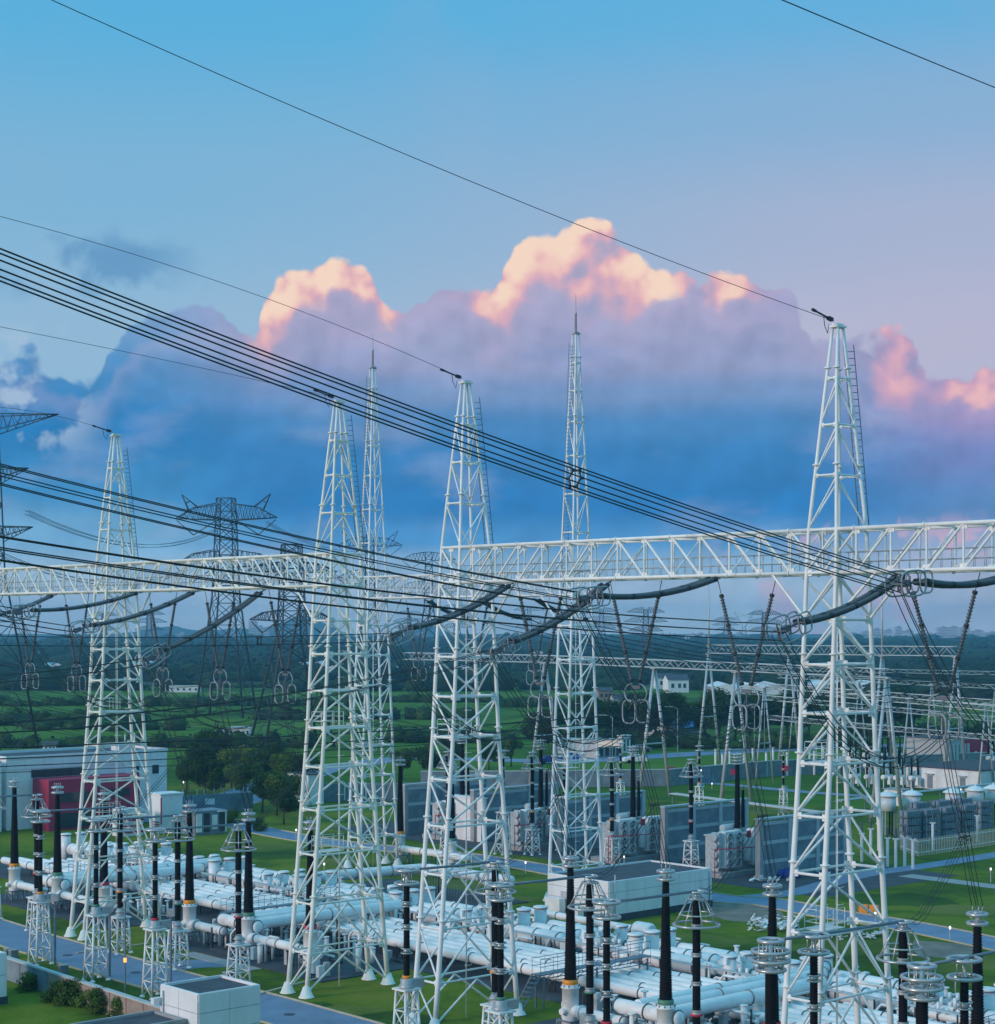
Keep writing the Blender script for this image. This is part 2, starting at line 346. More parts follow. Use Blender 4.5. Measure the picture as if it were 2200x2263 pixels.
class MB:
    def __init__(s): s.v = []; s.f = []; s.mi = []; s.sm = []; s.mats = []; s.k = 0
    def mat(s, m):
        if m not in s.mats: s.mats.append(m)
        s.k = s.mats.index(m); return s
    def face(s, f, smooth=False): s.f.append(f); s.mi.append(s.k); s.sm.append(smooth)
    def ring(s, c, u, w, r, n):
        i0 = len(s.v)
        for i in range(n):
            t = 2 * math.pi * i / n
            s.v.append(c + u * (r * math.cos(t)) + w * (r * math.sin(t)))
        return i0
    def path(s, pts, r, n=8, closed=False, cap=True):
        pts = [Vector(p) for p in pts]; k = len(pts)
        rr = r if isinstance(r, (list, tuple)) else [r] * k
        d0 = (pts[1] - pts[0]).normalized()
        up = Vector((0, 0, 1)) if abs(d0.z) < .9 else Vector((1, 0, 0))
        u = d0.cross(up).normalized(); idx = []
        for i in range(k):
            if closed: d = pts[(i + 1) % k] - pts[i - 1]
            elif i == 0: d = pts[1] - pts[0]
            elif i == k - 1: d = pts[-1] - pts[-2]
            else:
                d = pts[i + 1] - pts[i - 1]
            if d.length < 1e-9: d = d0
            d = d.normalized()
            u = (u - d * u.dot(d))
            u = u.normalized() if u.length > 1e-6 else d.orthogonal().normalized()
            idx.append(s.ring(pts[i], u, d.cross(u), rr[i], n))
        m = k if closed else k - 1
        for i in range(m):
            a, b = idx[i], idx[(i + 1) % k]
            for j in range(n):
                q = (j + 1) % n
                s.face((a + j, a + q, b + q, b + j), True)
        if cap and not closed:
            s.face(tuple(idx[0] + j for j in range(n - 1, -1, -1)))
            s.face(tuple(idx[-1] + j for j in range(n)))
        return s
    def tube(s, p, q, r, n=8, r2=None): return s.path([p, q], [r, r if r2 is None else r2], n)
    def lathe(s, prof, o=(0, 0, 0), n=14, axis=None, cap=True):
        o = Vector(o); ax = Vector(axis).normalized() if axis is not None else Vector((0, 0, 1))
        u = ax.orthogonal().normalized(); w = ax.cross(u)
        idx = [s.ring(o + ax * z, u, w, max(r, 1e-4), n) for r, z in prof]
        for a, b in zip(idx, idx[1:]):
            for j in range(n):
                q = (j + 1) % n
                s.face((a + j, a + q, b + q, b + j), True)
        if cap:
            s.face(tuple(idx[0] + j for j in range(n - 1, -1, -1))); s.face(tuple(idx[-1] + j for j in range(n)))
        return s
    def torus(s, c, rad, r, normal=(0, 0, 1), n=22, m=7):
        c = Vector(c); ax = Vector(normal).normalized(); u = ax.orthogonal().normalized(); w = ax.cross(u)
        return s.path([c + u * (rad * math.cos(2 * math.pi * i / n)) + w * (rad * math.sin(2 * math.pi * i / n)) for i in range(n)], r, m, closed=True)
    def box(s, c, sz, x=None, y=None):
        c = Vector(c); x = Vector(x).normalized() if x is not None else Vector((1, 0, 0))
        y = Vector(y).normalized() if y is not None else Vector((-x.y, x.x, 0)).normalized(); z = x.cross(y).normalized()
        i0 = len(s.v)
        for dz in (-.5, .5):
            for dx, dy in ((-.5, -.5), (.5, -.5), (.5, .5), (-.5, .5)):
                s.v.append(c + x * (dx * sz[0]) + y * (dy * sz[1]) + z * (dz * sz[2]))
        for q in ((3, 2, 1, 0), (4, 5, 6, 7), (0, 1, 5, 4), (1, 2, 6, 5), (2, 3, 7, 6), (3, 0, 4, 7)): s.face(tuple(i0 + i for i in q))
        return s
    def bar(s, p, q, w, h=None):
        p, q = Vector(p), Vector(q); d = q - p
        y = Vector((0, 0, 1)).cross(d) if abs(d.normalized().z) < .95 else Vector((0, 1, 0))
        return s.box((p + q) / 2, (d.length, w, h or w), d, y)
    def poly(s, pts):
        i0 = len(s.v); s.v += [Vector(p) for p in pts]; s.face(tuple(range(i0, i0 + len(pts)))); return s
    def prism(s, pts, z0, z1):
        n = len(pts); i0 = len(s.v)
        area = sum(pts[i][0] * pts[(i + 1) % n][1] - pts[(i + 1) % n][0] * pts[i][1] for i in range(n))
        if area < 0: pts = pts[::-1]
        for z in (z0, z1): s.v += [Vector((p[0], p[1], z)) for p in pts]
        s.face(tuple(i0 + n + i for i in range(n)))
        s.face(tuple(i0 + i for i in range(n - 1, -1, -1)))
        for i in range(n):
            q = (i + 1) % n; s.face((i0 + i, i0 + q, i0 + n + q, i0 + n + i))
        return s
    def mesh(s, name):
        me = bpy.data.meshes.new(name)
        me.from_pydata([tuple(v) for v in s.v], [], s.f)
        for m in s.mats: me.materials.append(m)
        me.polygons.foreach_set('material_index', s.mi)
        me.polygons.foreach_set('use_smooth', s.sm)
        me.update(); return me
    def build(s, name, par=None, label=None, cat=None, group=None, kind=None, origin=None):
        if origin is not None:
            o0 = Vector(origin); s.v = [v - o0 for v in s.v]
        o = bpy.data.objects.new(name, s.mesh(name)); COL.objects.link(o)
        if origin is not None: o.location = o0
        if par is not None: o.parent = par
        tag(o, label, cat, group, kind); return o

def tag(o, label=None, cat=None, group=None, kind=None):
    for k, v in (('label', label), ('category', cat), ('group', group), ('kind', kind)):
        if v: o[k] = v
    return o
def thing(name, label, cat, loc=(0, 0, 0), rz=0.0, group=None):
    o = bpy.data.objects.new(name, None); COL.objects.link(o)
    o.location = loc; o.rotation_euler = (0, 0, rz); o.empty_display_size = .3
    return tag(o, label, cat, group)
def inst(name, me, par, loc=(0, 0, 0), rz=0.0, label=None):
    o = bpy.data.objects.new(name, me); COL.objects.link(o)
    o.parent = par; o.location = loc; o.rotation_euler = (0, 0, rz)
    return tag(o, label)
def dup(root, loc, rz=None, label=None, group=None):
    r = root.copy(); COL.objects.link(r); r.location = loc
    if rz is not None: r.rotation_euler = (0, 0, rz)
    tag(r, label, None, group)
    for ch in list(root.children):
        c = ch.copy(); COL.objects.link(c); c.parent = r
        for g in ch.children:
            d = g.copy(); COL.objects.link(d); d.parent = c
    return r
_uc = {}
def strut(name, par, p, q, r, m, n=10):          # a straight round member: all of them share one unit tube per material
    k = (m.name, n)
    if k not in _uc: _uc[k] = MB().mat(m).tube((0, 0, 0), (0, 0, 1), 1.0, n).mesh('round_member')
    o = bpy.data.objects.new(name, _uc[k]); COL.objects.link(o)
    p, q = Vector(p), Vector(q); d = q - p
    o.parent = par
    o.matrix_basis = Matrix.LocRotScale(p, d.to_track_quat('Z', 'Y'), Vector((r, r, d.length)))
    return o
ORD = ['first', 'second', 'third', 'fourth', 'fifth', 'sixth', 'seventh', 'eighth', 'ninth', 'tenth', 'eleventh', 'twelfth', 'thirteenth', 'fourteenth', 'fifteenth', 'sixteenth']

# ------------------------------------------------------------------ ground, roads, slabs
gm = MB().mat(fieldm)
gx = [-3200, -1200, -500, -200, 0, 200, 500, 1200, 3200]; gy = [-200, 60, 150, 300, 600, 1200, 2400, 4300]
for yy in gy:
    for xx in gx: gm.v.append(Vector((xx, yy, 0)))
for j in range(len(gy) - 1):
    for i in range(len(gx) - 1):
        k = j * len(gx) + i; gm.face((k, k + 1, k + 1 + len(gx), k + len(gx)))
gm.build('ground', kind='structure')
def sheet(name, pts, z, m, kind='structure'):
    return MB().mat(m).poly([(p[0], p[1], z) for p in pts]).build(name, kind=kind)
sheet('yard_lawn', [Y(-60, -60), Y(172, -60), Y(172, 10), Y(118, 110), Y(86, 190), Y(-60, 190)], .012, grass)
def strip(name, pts, w, z, m):                    # a paved strip of constant width along a line
    pts = [Vector((p[0], p[1], 0)) for p in pts]; mb = MB().mat(m); i0 = []
    for i, p in enumerate(pts):
        d = (pts[min(i + 1, len(pts) - 1)] - pts[max(i - 1, 0)]).normalized(); n = Vector((-d.y, d.x, 0))
        i0.append(len(mb.v)); mb.v += [p + n * w / 2 + Vector((0, 0, z)), p - n * w / 2 + Vector((0, 0, z))]
    for a, b in zip(i0, i0[1:]): mb.face((a + 1, b + 1, b, a))
    return mb
def road(name, pts, w, z=.03, kerb=True):
    strip(name, pts, w, z, asph).build(name, kind='structure')
    if kerb:
        pts = [Vector((p[0], p[1], 0)) for p in pts]
        for sgn in (-1, 1):
            k = []
            for i, p in enumerate(pts):
                d = (pts[min(i + 1, len(pts) - 1)] - pts[max(i - 1, 0)]).normalized(); n = Vector((-d.y, d.x, 0))
                k.append(p + n * sgn * (w / 2 + .08))
            mb = MB().mat(kerbm)
            for a, b in zip(k, k[1:]): mb.bar(a + Vector((0, 0, .05)), b + Vector((0, 0, .05)), .14, .14)
            mb.build('road_kerb', kind='structure')
def arc(pts, n=6):                                # smooth a polyline
    pts = [Vector((p[0], p[1], 0)) for p in pts]; out = []
    for i in range(len(pts) - 1):
        p0, p1, p2, p3 = pts[max(i - 1, 0)], pts[i], pts[i + 1], pts[min(i + 2, len(pts) - 1)]
        for k in range(n):
            t = k / n
            out.append(.5 * ((2 * p1) + (p2 - p0) * t + (2 * p0 - 5 * p1 + 4 * p2 - p3) * t * t + (3 * p1 - p0 - 3 * p2 + p3) * t ** 3))
    return out + [pts[-1]]
def mid(a, b, z=0): return (G(*a) + G(*b)) / 2
road('front_road', [mid((-60, 2010), (-60, 2075)), mid((60, 2062), (60, 2098)), mid((200, 2107), (200, 2134)), mid((340, 2142), (340, 2179)), mid((572, 2204), (572, 2241)), mid((760, 2256), (760, 2297)), Y(-13.4, -2), Y(-13.4, -40)], 5.2)
road('branch_road', arc([mid((200, 2107), (200, 2134)) + AV * 2, G(330, 2137), G(440, 2130), G(520, 2128)]), 3.4, .022, kerb=False)
road('service_road', arc([Y(-4.5, 118), Y(-6.5, 103), Y(-10.5, 97), Y(-14, 92)]), 4.5, .026)
# roads behind the switchgear
road('middle_road', arc([G(455, 1805), G(560, 1832), G(650, 1850), G(770, 1868), G(880, 1878), G(1000, 1890), G(1150, 1912), G(1330, 1945), G(1580, 1985), G(1700, 1995), G(1830, 2020), G(2010, 2048), G(2260, 2100)]), 4.2)
road('cross_road', arc([G(1640, 1985), G(1760, 1972), G(1900, 1935), G(2060, 1912), G(2260, 1880)]), 2.6, .036, kerb=False)
strip('lawn_path', [G(2000, 1935), G(2260, 1968)], 2.4, .046, conc).build('lawn_path', kind='structure')
road('far_yard_road', arc([G(1480, 1722), G(1650, 1738), G(1800, 1752), G(2000, 1765)]), 3, .03, kerb=False)
road('outer_road', [G(380, 1818), G(700, 1700), G(900, 1674), G(1250, 1684), G(1500, 1668), G(1800, 1652), G(2300, 1640)], 9, .034, kerb=False)
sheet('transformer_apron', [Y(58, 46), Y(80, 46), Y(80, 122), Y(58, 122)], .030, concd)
sheet('dry_soil', arc([G(1590, 1990), G(1700, 2003), G(1730, 2030), G(1620, 2036), G(1560, 2012), G(1590, 1990)], 4), .018, soil)
sheet('worn_lawn', arc([G(2020, 2078), G(2160, 2092), G(2150, 2118), G(2030, 2110), G(2020, 2078)], 4), .018, soil)
sheet('outside_soil', [Y(-21, 70), Y(-19.2, 70), Y(-19.2, 94), Y(-30, 94), Y(-30, 70)], .020, soil)
rp = random.Random(31)
for k, (px, py, w) in enumerate(((1760, 2110, 6), (1900, 2095, 7), (2080, 2130, 6), (1980, 1990, 7), (2120, 2010, 6), (1560, 2080, 5), (640, 1890, 7), (760, 1905, 5), (560, 1870, 6), (1800, 1800, 9), (1650, 1790, 9), (430, 2180, 3), (640, 2225, 4), (790, 2240, 4), (1120, 1990, 4), (900, 2255, 4))):
    c = G(px, py); pts = [c + Vector((w * rp.uniform(.5, 1) * math.cos(a), w * rp.uniform(.35, .8) * math.sin(a), 0)) for a in [i * .5236 for i in range(12)]]
    sheet('worn_lawn_patch', arc(pts + [pts[0]], 3)[:-1], .016 + .0002 * k, grassdry if k % 3 else grassdark)
for k, (px, py) in enumerate(((150, 2112), (300, 2150), (420, 2185), (640, 2243), (230, 2128))):
    MB().mat(drkst).lathe([(.38, 0), (.38, .035)], G(px, py) + Vector((0, 0, .012)), 14).build('drain_cover', kind='structure')
def slab(name, b0, b1, a0, a1, m=concd, z=.10):
    return MB().mat(m).prism([Y(b0, a0), Y(b1, a0), Y(b1, a1), Y(b0, a1)], 0, z).build(name, kind='structure')
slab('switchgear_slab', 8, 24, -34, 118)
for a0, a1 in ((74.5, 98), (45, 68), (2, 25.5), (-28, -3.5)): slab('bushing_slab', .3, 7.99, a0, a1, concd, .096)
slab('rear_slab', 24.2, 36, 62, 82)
slab('bushing_pad', -1.2, .1, 52, 61, conc, .06)

# ------------------------------------------------------------------ gantry towers
RINGS = [0, 2.9, 6.2, 9.5, 12.5, 15.4, 18.05, 20.6, 23.1, 25.4, 27.8, 30.0, 32.8, 35.4, 37.8, 40.4]
def interp(tab, z):
    for (z0, v0), (z1, v1) in zip(tab, tab[1:]):
        if z <= z1: return v0 + (v1 - v0) * (z - z0) / (z1 - z0)
    return tab[-1][1]
HB = [(0, 3.5), (5.1, 3.0), (12.5, 2.4), (17.5, 1.95), (28, 1.36), (30, 1.25), (32.8, 1.0), (35.4, .75), (37.8, .52), (40.4, .22)]
HA = [(0, 1.08), (28, .93), (30, .88), (32.8, .68), (35.4, .5), (37.8, .32), (40.4, .17)]
def ladder_mesh(pts, w=.42, step=.34, cage=True, wd=(0, 1, 0), m=white):
    mb = MB().mat(m); wd = Vector(wd) * w / 2
    for sg in (-1, 1): mb.path([Vector(p) + wd * sg for p in pts], .028, 5)
    for p, q in zip(pts, pts[1:]):
        p, q = Vector(p), Vector(q); n = max(1, int((q - p).length / step))
        for i in range(n):
            c = p.lerp(q, i / n); mb.tube(c - wd, c + wd, .02, 4)
    return mb
def lattice_tower(label, loc, mirror, wm, group, name='gantry_tower', rings=RINGS, hb=HB, ha=HA, kfrom=9.5, rleg=.175, rod=None, ladder_out=False):
    t = thing(name, label, 'gantry tower', loc, RZ, group)
    def node(sx, sy, z): return Vector((sx * interp(hb, z), sy * interp(ha, z), z))
    top = rings[-1]
    for sx in (-1, 1):
        for sy in (-1, 1):
            mb = MB().mat(wm)
            mb.path([node(sx, sy, z) for z in rings], [max(.07, rleg * (1 - .55 * z / top)) for z in rings], 10)
            for z in rings[2:-1:2]:
                p = node(sx, sy, z + .55); mb.lathe([(.30 * (1 - .4 * z / top), -.04), (.30 * (1 - .4 * z / top), .04)], p, 10)
            p = node(sx, sy, 0); mb.lathe([(.55, 0), (.55, .06), (.48, .08), (.22, .75)], (p.x, p.y, .03), 8)
            mb.build('leg', t)
    s = -1 if mirror else 1
    for i, z in enumerate(rings):
        if i == 0 or i == len(rings) - 1: continue
        rr = .065 if z < 30.5 else .05
        for sy in (-1, 1): strut('ring_beam', t, node(-1, sy, z), node(1, sy, z), rr, wm)
        for sx in (-1, 1): strut('ring_beam', t, node(sx, -1, z), node(sx, 1, z), rr + .01, wm)
    for i in range(len(rings) - 2):
        z0, z1 = rings[i], rings[i + 1]; e0, e1 = (.35 if i == 0 else .12), -.10
        r = .070 if z1 < 30.5 else .050
        if z1 <= kfrom + .1:
            for sy in (-1, 1):
                apex = Vector((0, sy * interp(ha, z1), z1 - .12))
                for sx in (-1, 1): strut('diagonal_brace', t, node(sx, sy, z0 + e0), apex, r, wm)
        else:
            for sy in (-1, 1):
                d = s * (1 if sy > 0 else -1)
                strut('diagonal_brace', t, node(-d, sy, z0 + e0), node(d, sy, z1 + e1), r, wm)
        for sx in (-1, 1):
            d = -s * sx
            strut('diagonal_brace', t, node(sx, d, z0 + e0), node(sx, -d, z1 + e1), r * .9, wm)
    # gusset plates where braces meet the legs
    mb = MB().mat(wm)
    for z in rings[1:-1]:
        for sx in (-1, 1):
            for sy in (-1, 1):
                p = node(sx, sy, z); w = .34 if z < 28 else .2
                mb.box((p.x - sx * w * .7, p.y, z), (w * 1.3, .03, w * 1.2)); mb.box((p.x, p.y - sy * w * .5, z), (.03, w, w))
    mb.build('gusset_plate', t)['kind'] = 'stuff'
    mb = MB().mat(galv if rod else wm); mb.box((0, 0, top + .08), (.75, .55, .10)); mb.box((0, 0, top + .2), (.55, .35, .08)); mb.build('peak_plate', t)
    if rod:
        mb = MB().mat(polem); mb.lathe([(.10, 0), (.09, 1.6), (.12, 1.62), (.12, 1.75), (.05, 1.8), (.03, rod)], (0, 0, top + .24), 8); mb.build('lightning_rod', t)
    # ladders
    zt = 27.6
    lp = [(.25, .25, .1), (.25, .25, zt)]
    mb = ladder_mesh(lp, wd=(.7, .7, 0), m=wm)
    for k in range(int(zt / .9) - 3):
        z = 2.6 + k * .9; mb.path([Vector((.25 + .35 * math.cos(a), .25 + .35 * math.sin(a), z)) for a in (R(-20), R(-60), R(-110), R(-150))], .016, 4)
    mb.build('ladder', t)
    sy = 1 if not ladder_out else -1
    up = [Vector((interp(hb, z) + .30, -.12 - .45 * interp(ha, z), z)) if not ladder_out else Vector((-interp(hb, z) - .16, .1, z)) for z in (30.2, 35.4, top - .8)]
    ladder_mesh(up, wd=(0.74, -.67, 0), m=steel, w=.52).build('ladder', t)
    # two small landings with handrails
    for zf in ((9.5, 18.05) if not rod else (12.0,)):
        mb = MB().mat(wm); x0, y0 = -.9, .3
        mb.box((x0 + .2, y0, zf + .05), (1.9, 1.1, .05))
        for hz in (.45, .8, 1.1):
            mb.path([(x0 - .75, y0 - .55, zf + hz), (x0 + 1.15, y0 - .55, zf + hz)], .022, 5)
            mb.path([(x0 - .75, y0 + .55, zf + hz), (x0 + 1.15, y0 + .55, zf + hz)], .022, 5)
            mb.path([(x0 - .75, y0 - .55, zf + hz), (x0 - .75, y0 + .55, zf + hz)], .022, 5)
        for xx in (-.75, .2, 1.15):
            for yy in (-.55, .55): mb.tube((x0 + xx, y0 + yy, zf), (x0 + xx, y0 + yy, zf + 1.1), .025, 5)
        mb.build('landing', t)
    return t
GT = 'white lattice towers of the front gantries'
a_T3, a_T2, a_T1, a_T0 = 0.0, 29.2, 42.6, 72.6
T3 = lattice_tower('tallest-looking white lattice gantry tower standing on its own at right', Y(0, a_T3), False, white, GT)
T2 = lattice_tower('white lattice tower at the left end of the long pinkish-white beam', Y(0, a_T2), True, white, GT)
T1 = lattice_tower('cream-white lattice tower with handrailed landings at the right end of the left beam', Y(0, a_T1), False, white2, GT)
T0 = dup(T1, Y(0, a_T0), RZ, 'cream lattice tower standing in front of the red and white building', GT)
# earth-wire lightning masts of the rear gantry
MR = [0, 3.2, 6.4, 9.5, 12.6, 15.7, 18.8, 21.9, 25.0, 27.8, 30.0, 33.5, 37, 40.5, 43.6, 46.4, 49, 51.6]
MHB = [(0, 2.5), (28, 1.2), (30, 1.15), (51.6, .2)]
MHA = [(0, 1.0), (28, .8), (30, .8), (51.6, .2)]
M2 = lattice_tower('tall white lattice mast with a lightning rod rising behind the white control building', Y(40.5, 60.5), True, white, 'lightning masts of the rear gantry', 'lightning_mast', MR, MHB, MHA, 3.3, .155, 3.4, True)
M1 = dup(M2, Y(40.5, 90.5), RZ, 'slender lattice mast with a lightning rod just behind the cream tower', 'lightning masts of the rear gantry')

# ------------------------------------------------------------------ gantry beams
def gantry_beam(label, b, a0, a1, wm, n, hw=1.22, z0=27.8, z1=30.0, knees=(True, True), flip=None):
    t = thing('gantry_beam', label, 'gantry beam', Y(b, a0), RZ, 'truss beams of the gantries')
    LN = a1 - a0
    for sx in (-1, 1):
        for z in (z0, z1):
            mb = MB().mat(wm).tube((sx * hw, 0, z), (sx * hw, LN, z), .10, 10)
            for k in range(1, n):
                mb.lathe([(.15, -.04), (.15, .04)], (sx * hw, LN * k / n + .12, z), 10, (0, 1, 0)) if k % 2 else None
            mb.build('chord', t)
    for k in range(n + 1):
        y = LN * k / n
        for sx in (-1, 1): strut('upright', t, (sx * hw, y, z0), (sx * hw, y, z1), .058, wm)
        strut('cross_tie', t, (-hw, y, z1), (hw, y, z1), .05, wm); strut('cross_tie', t, (-hw, y, z0), (hw, y, z0), .05, wm)
    for k in range(n):
        y, y2 = LN * k / n, LN * (k + 1) / n
        up = (k < n / 2) if flip is None else flip
        for sx in (-1, 1):
            strut('diagonal_brace', t, (sx * hw, y, z0 if up else z1), (sx * hw, y2, z1 if up else z0), .064, wm)
        for z in (z0, z1):
            strut('diagonal_brace', t, (-hw if k % 2 else hw, y, z), (hw if k % 2 else -hw, y2, z), .045, wm)
        if k % 2: strut('diagonal_brace', t, (-hw, y, z0), (hw, y, z1), .04, wm)
    mb = MB().mat(galv)
    mb.box((0, LN / 2, z0 + .10), (.7, LN, .04))
    for sx in (-.4, .4):
        for hz in (.55, 1.05): mb.tube((sx, .2, z0 + hz), (sx, LN - .2, z0 + hz), .02, 5)
        for k in range(int(LN / .62)): mb.tube((sx, .3 + k * .62, z0 + .1), (sx, .3 + k * .62, z0 + 1.05), .016, 4)
    mb.build('walkway', t)
    mb = MB().mat(wm)
    for k in range(n + 1):
        for sx in (-1, 1):
            for z in (z0, z1): mb.box((sx * hw, LN * k / n, z + (.14 if z == z0 else -.14)), (.04, .42, .26))
    mb.build('gusset_plate', t)['kind'] = 'stuff'
    for flag, y, dy in ((knees[0], 0, 1), (knees[1], LN, -1)):
        if not flag: continue
        for sx in (-1, 1): strut('knee_brace', t, (sx * hw, y + dy * LN / n * 1.6, z0), (sx * 1.45, y - dy * -.9, 25.4), .075, wm)
    return t
gantry_beam('long pinkish-white truss beam between the two right-hand gantry towers', 0, a_T3, a_T2, white, 14)
gantry_beam('white truss beam running out of the right edge from the rightmost tower', 0, -29.2, a_T3, white, 14, knees=(False, True))
gantry_beam('cream truss beam between the two cream towers with six sagging strings', 0, a_T1, a_T0, white2, 14)
gantry_beam('cream truss beam leaving the left edge above the red building', 0, a_T0, a_T0 + 30, white2, 14, knees=(True, False))
gantry_beam('smaller-looking white truss beam between the two lightning masts', 40.5, 60.5, 90.5, white, 14, hw=1.1)

# ------------------------------------------------------------------ insulator columns, arresters and bushings
def shed_profile(z0, z1, r0, r1, pitch=.12, d=.028):
    n = max(4, int((z1 - z0) / pitch)); prof = []
    for i in range(n):
        t = i / n; z = z0 + (z1 - z0) * t; r = r0 + (r1 - r0) * t; dz = (z1 - z0) / n
        prof += [(r, z), (r + d, z + dz * .35), (r, z + dz * .6)]
    prof.append((r1, z1)); return prof
def support(t, h, wb, wt, n=4, m=white):
    def nd(sx, sy, z): w = wb + (wt - wb) * z / h; return Vector((sx * w, sy * w, z))
    for sx in (-1, 1):
        for sy in (-1, 1):
            mb = MB().mat(m).path([nd(sx, sy, 0), nd(sx, sy, h)], [.085, .075], 7)
            mb.lathe([(.2, 0), (.2, .05), (.1, .16)], nd(sx, sy, 0.0), 7); mb.build('leg', t)
    mb = MB().mat(m)
    for i in range(n):
        z0, z1 = h * i / n, h * (i + 1) / n
        for (p, q) in (((-1, -1), (1, -1)), ((1, -1), (1, 1)), ((1, 1), (-1, 1)), ((-1, 1), (-1, -1))):
            mb.tube(nd(*p, z1), nd(*q, z1), .045, 5)
            a, b2 = (p, q) if i % 2 else (q, p)
            mb.tube(nd(*a, z0 + .08), nd(*b2, z1), .045, 5)
    mb.build('bracing', t)
    MB().mat(m).box((0, 0, h + .05), (2 * wt + .35, 2 * wt + .35, .1)).build('top_plate', t)
PH = {'orange': orange, 'green': green, 'red': red}
def column_insulator(label, loc, col):
    t = thing('post_insulator', label, 'insulator column', loc, RZ, 'double-ringed insulator columns')
    support(t, 4.55, .62, .42)
    mb = MB().mat(galv).lathe([(.45, 4.65), (.45, 4.8), (.36, 4.85), (.36, 5.15), (.28, 5.2)], n=12); mb.box((.75, 0, 4.85), (.8, .35, .5)); mb.build('base_tank', t)
    MB().mat(PH[col]).lathe([(.27, 5.2), (.27, 5.36)], n=12).build('phase_band', t)
    zs = [5.36, 6.75, 8.1, 9.4, 10.55]
    for z0, z1 in zip(zs, zs[1:]):
        MB().mat(black).lathe(shed_profile(z0, z1, .17, .165), n=12).build('insulator', t)
    for z in zs[1:-1]:
        mb = MB().mat(alum)
        for dz in (-.13, .13): mb.torus((0, 0, z + dz), .31, .035, n=18, m=6)
        mb.lathe([(.2, z - .1), (.2, z + .1)], n=10)
        for k in range(4): mb.tube((.18 * math.cos(k * 1.57), .18 * math.sin(k * 1.57), z), (.31 * math.cos(k * 1.57), .31 * math.sin(k * 1.57), z + .13), .02, 4)
        mb.build('flange_rings', t)
    for z in (10.55, 11.3): MB().mat(alum).torus((0, 0, z), .66, .085, n=28, m=8).build('grading_ring', t)
    mb = MB().mat(alum).lathe([(.13, 10.5), (.13, 10.62), (.07, 10.65), (.07, 11.25), (.2, 11.28), (.2, 11.34)], n=10)
    for k in range(4):
        c, s_ = math.cos(k * 1.57 + .4), math.sin(k * 1.57 + .4)
        mb.tube((0, 0, 10.6), (.66 * c, .66 * s_, 10.55), .022, 4); mb.tube((0, 0, 11.3), (.66 * c, .66 * s_, 11.3), .022, 4); mb.tube((.3 * c, .3 * s_, 10.58), (.3 * c, .3 * s_, 11.3), .03, 5)
    mb.build('terminal', t)
    return t
def arrester(label, loc, col, s=1.0):
    t = thing('surge_arrester', label, 'surge arrester', loc, RZ, 'surge arresters with conical cages')
    support(t, 2.7, .60, .45, 3)
    MB().mat(galv).lathe([(.42, 2.8), (.42, 2.9), (.27, 2.95), (.27, 3.1), (.36, 3.12), (.36, 3.2), (.26, 3.25), (.26, 3.4)], n=12).build('base_flange', t)
    zs = [3.4, 4.85, 6.35, 7.85, 9.35, 10.75]
    for z0, z1 in zip(zs, zs[1:]): MB().mat(black).lathe(shed_profile(z0 + .1, z1 - .1, .205, .2), n=12).build('insulator', t)
    for i, z in enumerate(zs[1:-1]):
        MB().mat(galv).lathe([(.24, z - .11), (.29, z - .10), (.29, z - .05), (.25, z - .04), (.25, z + .04), (.29, z + .05), (.29, z + .1), (.24, z + .11)], n=12).build('section_joint', t)
    MB().mat(PH[col]).lathe([(.27, 4.63), (.33, 4.66), (.33, 4.74), (.27, 4.76)], n=12).build('phase_band', t)
    mb = MB().mat(alum)
    mb.torus((0, 0, 11.15), .42, .06, n=22); mb.build('grading_ring', t)
    mb = MB().mat(alum)
    mb.torus((0, 0, 10.8), .45, .05, n=20); mb.torus((0, 0, 9.98), .88, .045, n=26); mb.torus((0, 0, 9.42), 1.2, .07, n=30)
    for k in range(8):
        c, s_ = math.cos(k * math.pi / 4 + .2), math.sin(k * math.pi / 4 + .2)
        mb.tube((.45 * c, .45 * s_, 10.8), (1.2 * c, 1.2 * s_, 9.42), .035, 5)
    mb.build('conical_cage', t)
    mb = MB().mat(alum).lathe([(.22, 10.7), (.22, 10.85), (.1, 10.9), (.1, 11.1), (.25, 11.12), (.25, 11.18)], n=10)
    for k in range(4): mb.tube((0, 0, 11.14), (.42 * math.cos(k * 1.57), .42 * math.sin(k * 1.57), 11.15), .025, 4); mb.tube((0, 0, 10.8), (.45 * math.cos(k * 1.57), .45 * math.sin(k * 1.57), 10.8), .025, 4)
    for k in range(3): mb.tube((.3 * math.cos(k * 2.1), .3 * math.sin(k * 2.1), 10.8), (.3 * math.cos(k * 2.1), .3 * math.sin(k * 2.1), 11.15), .03, 5)
    mb.build('terminal', t)
    return t
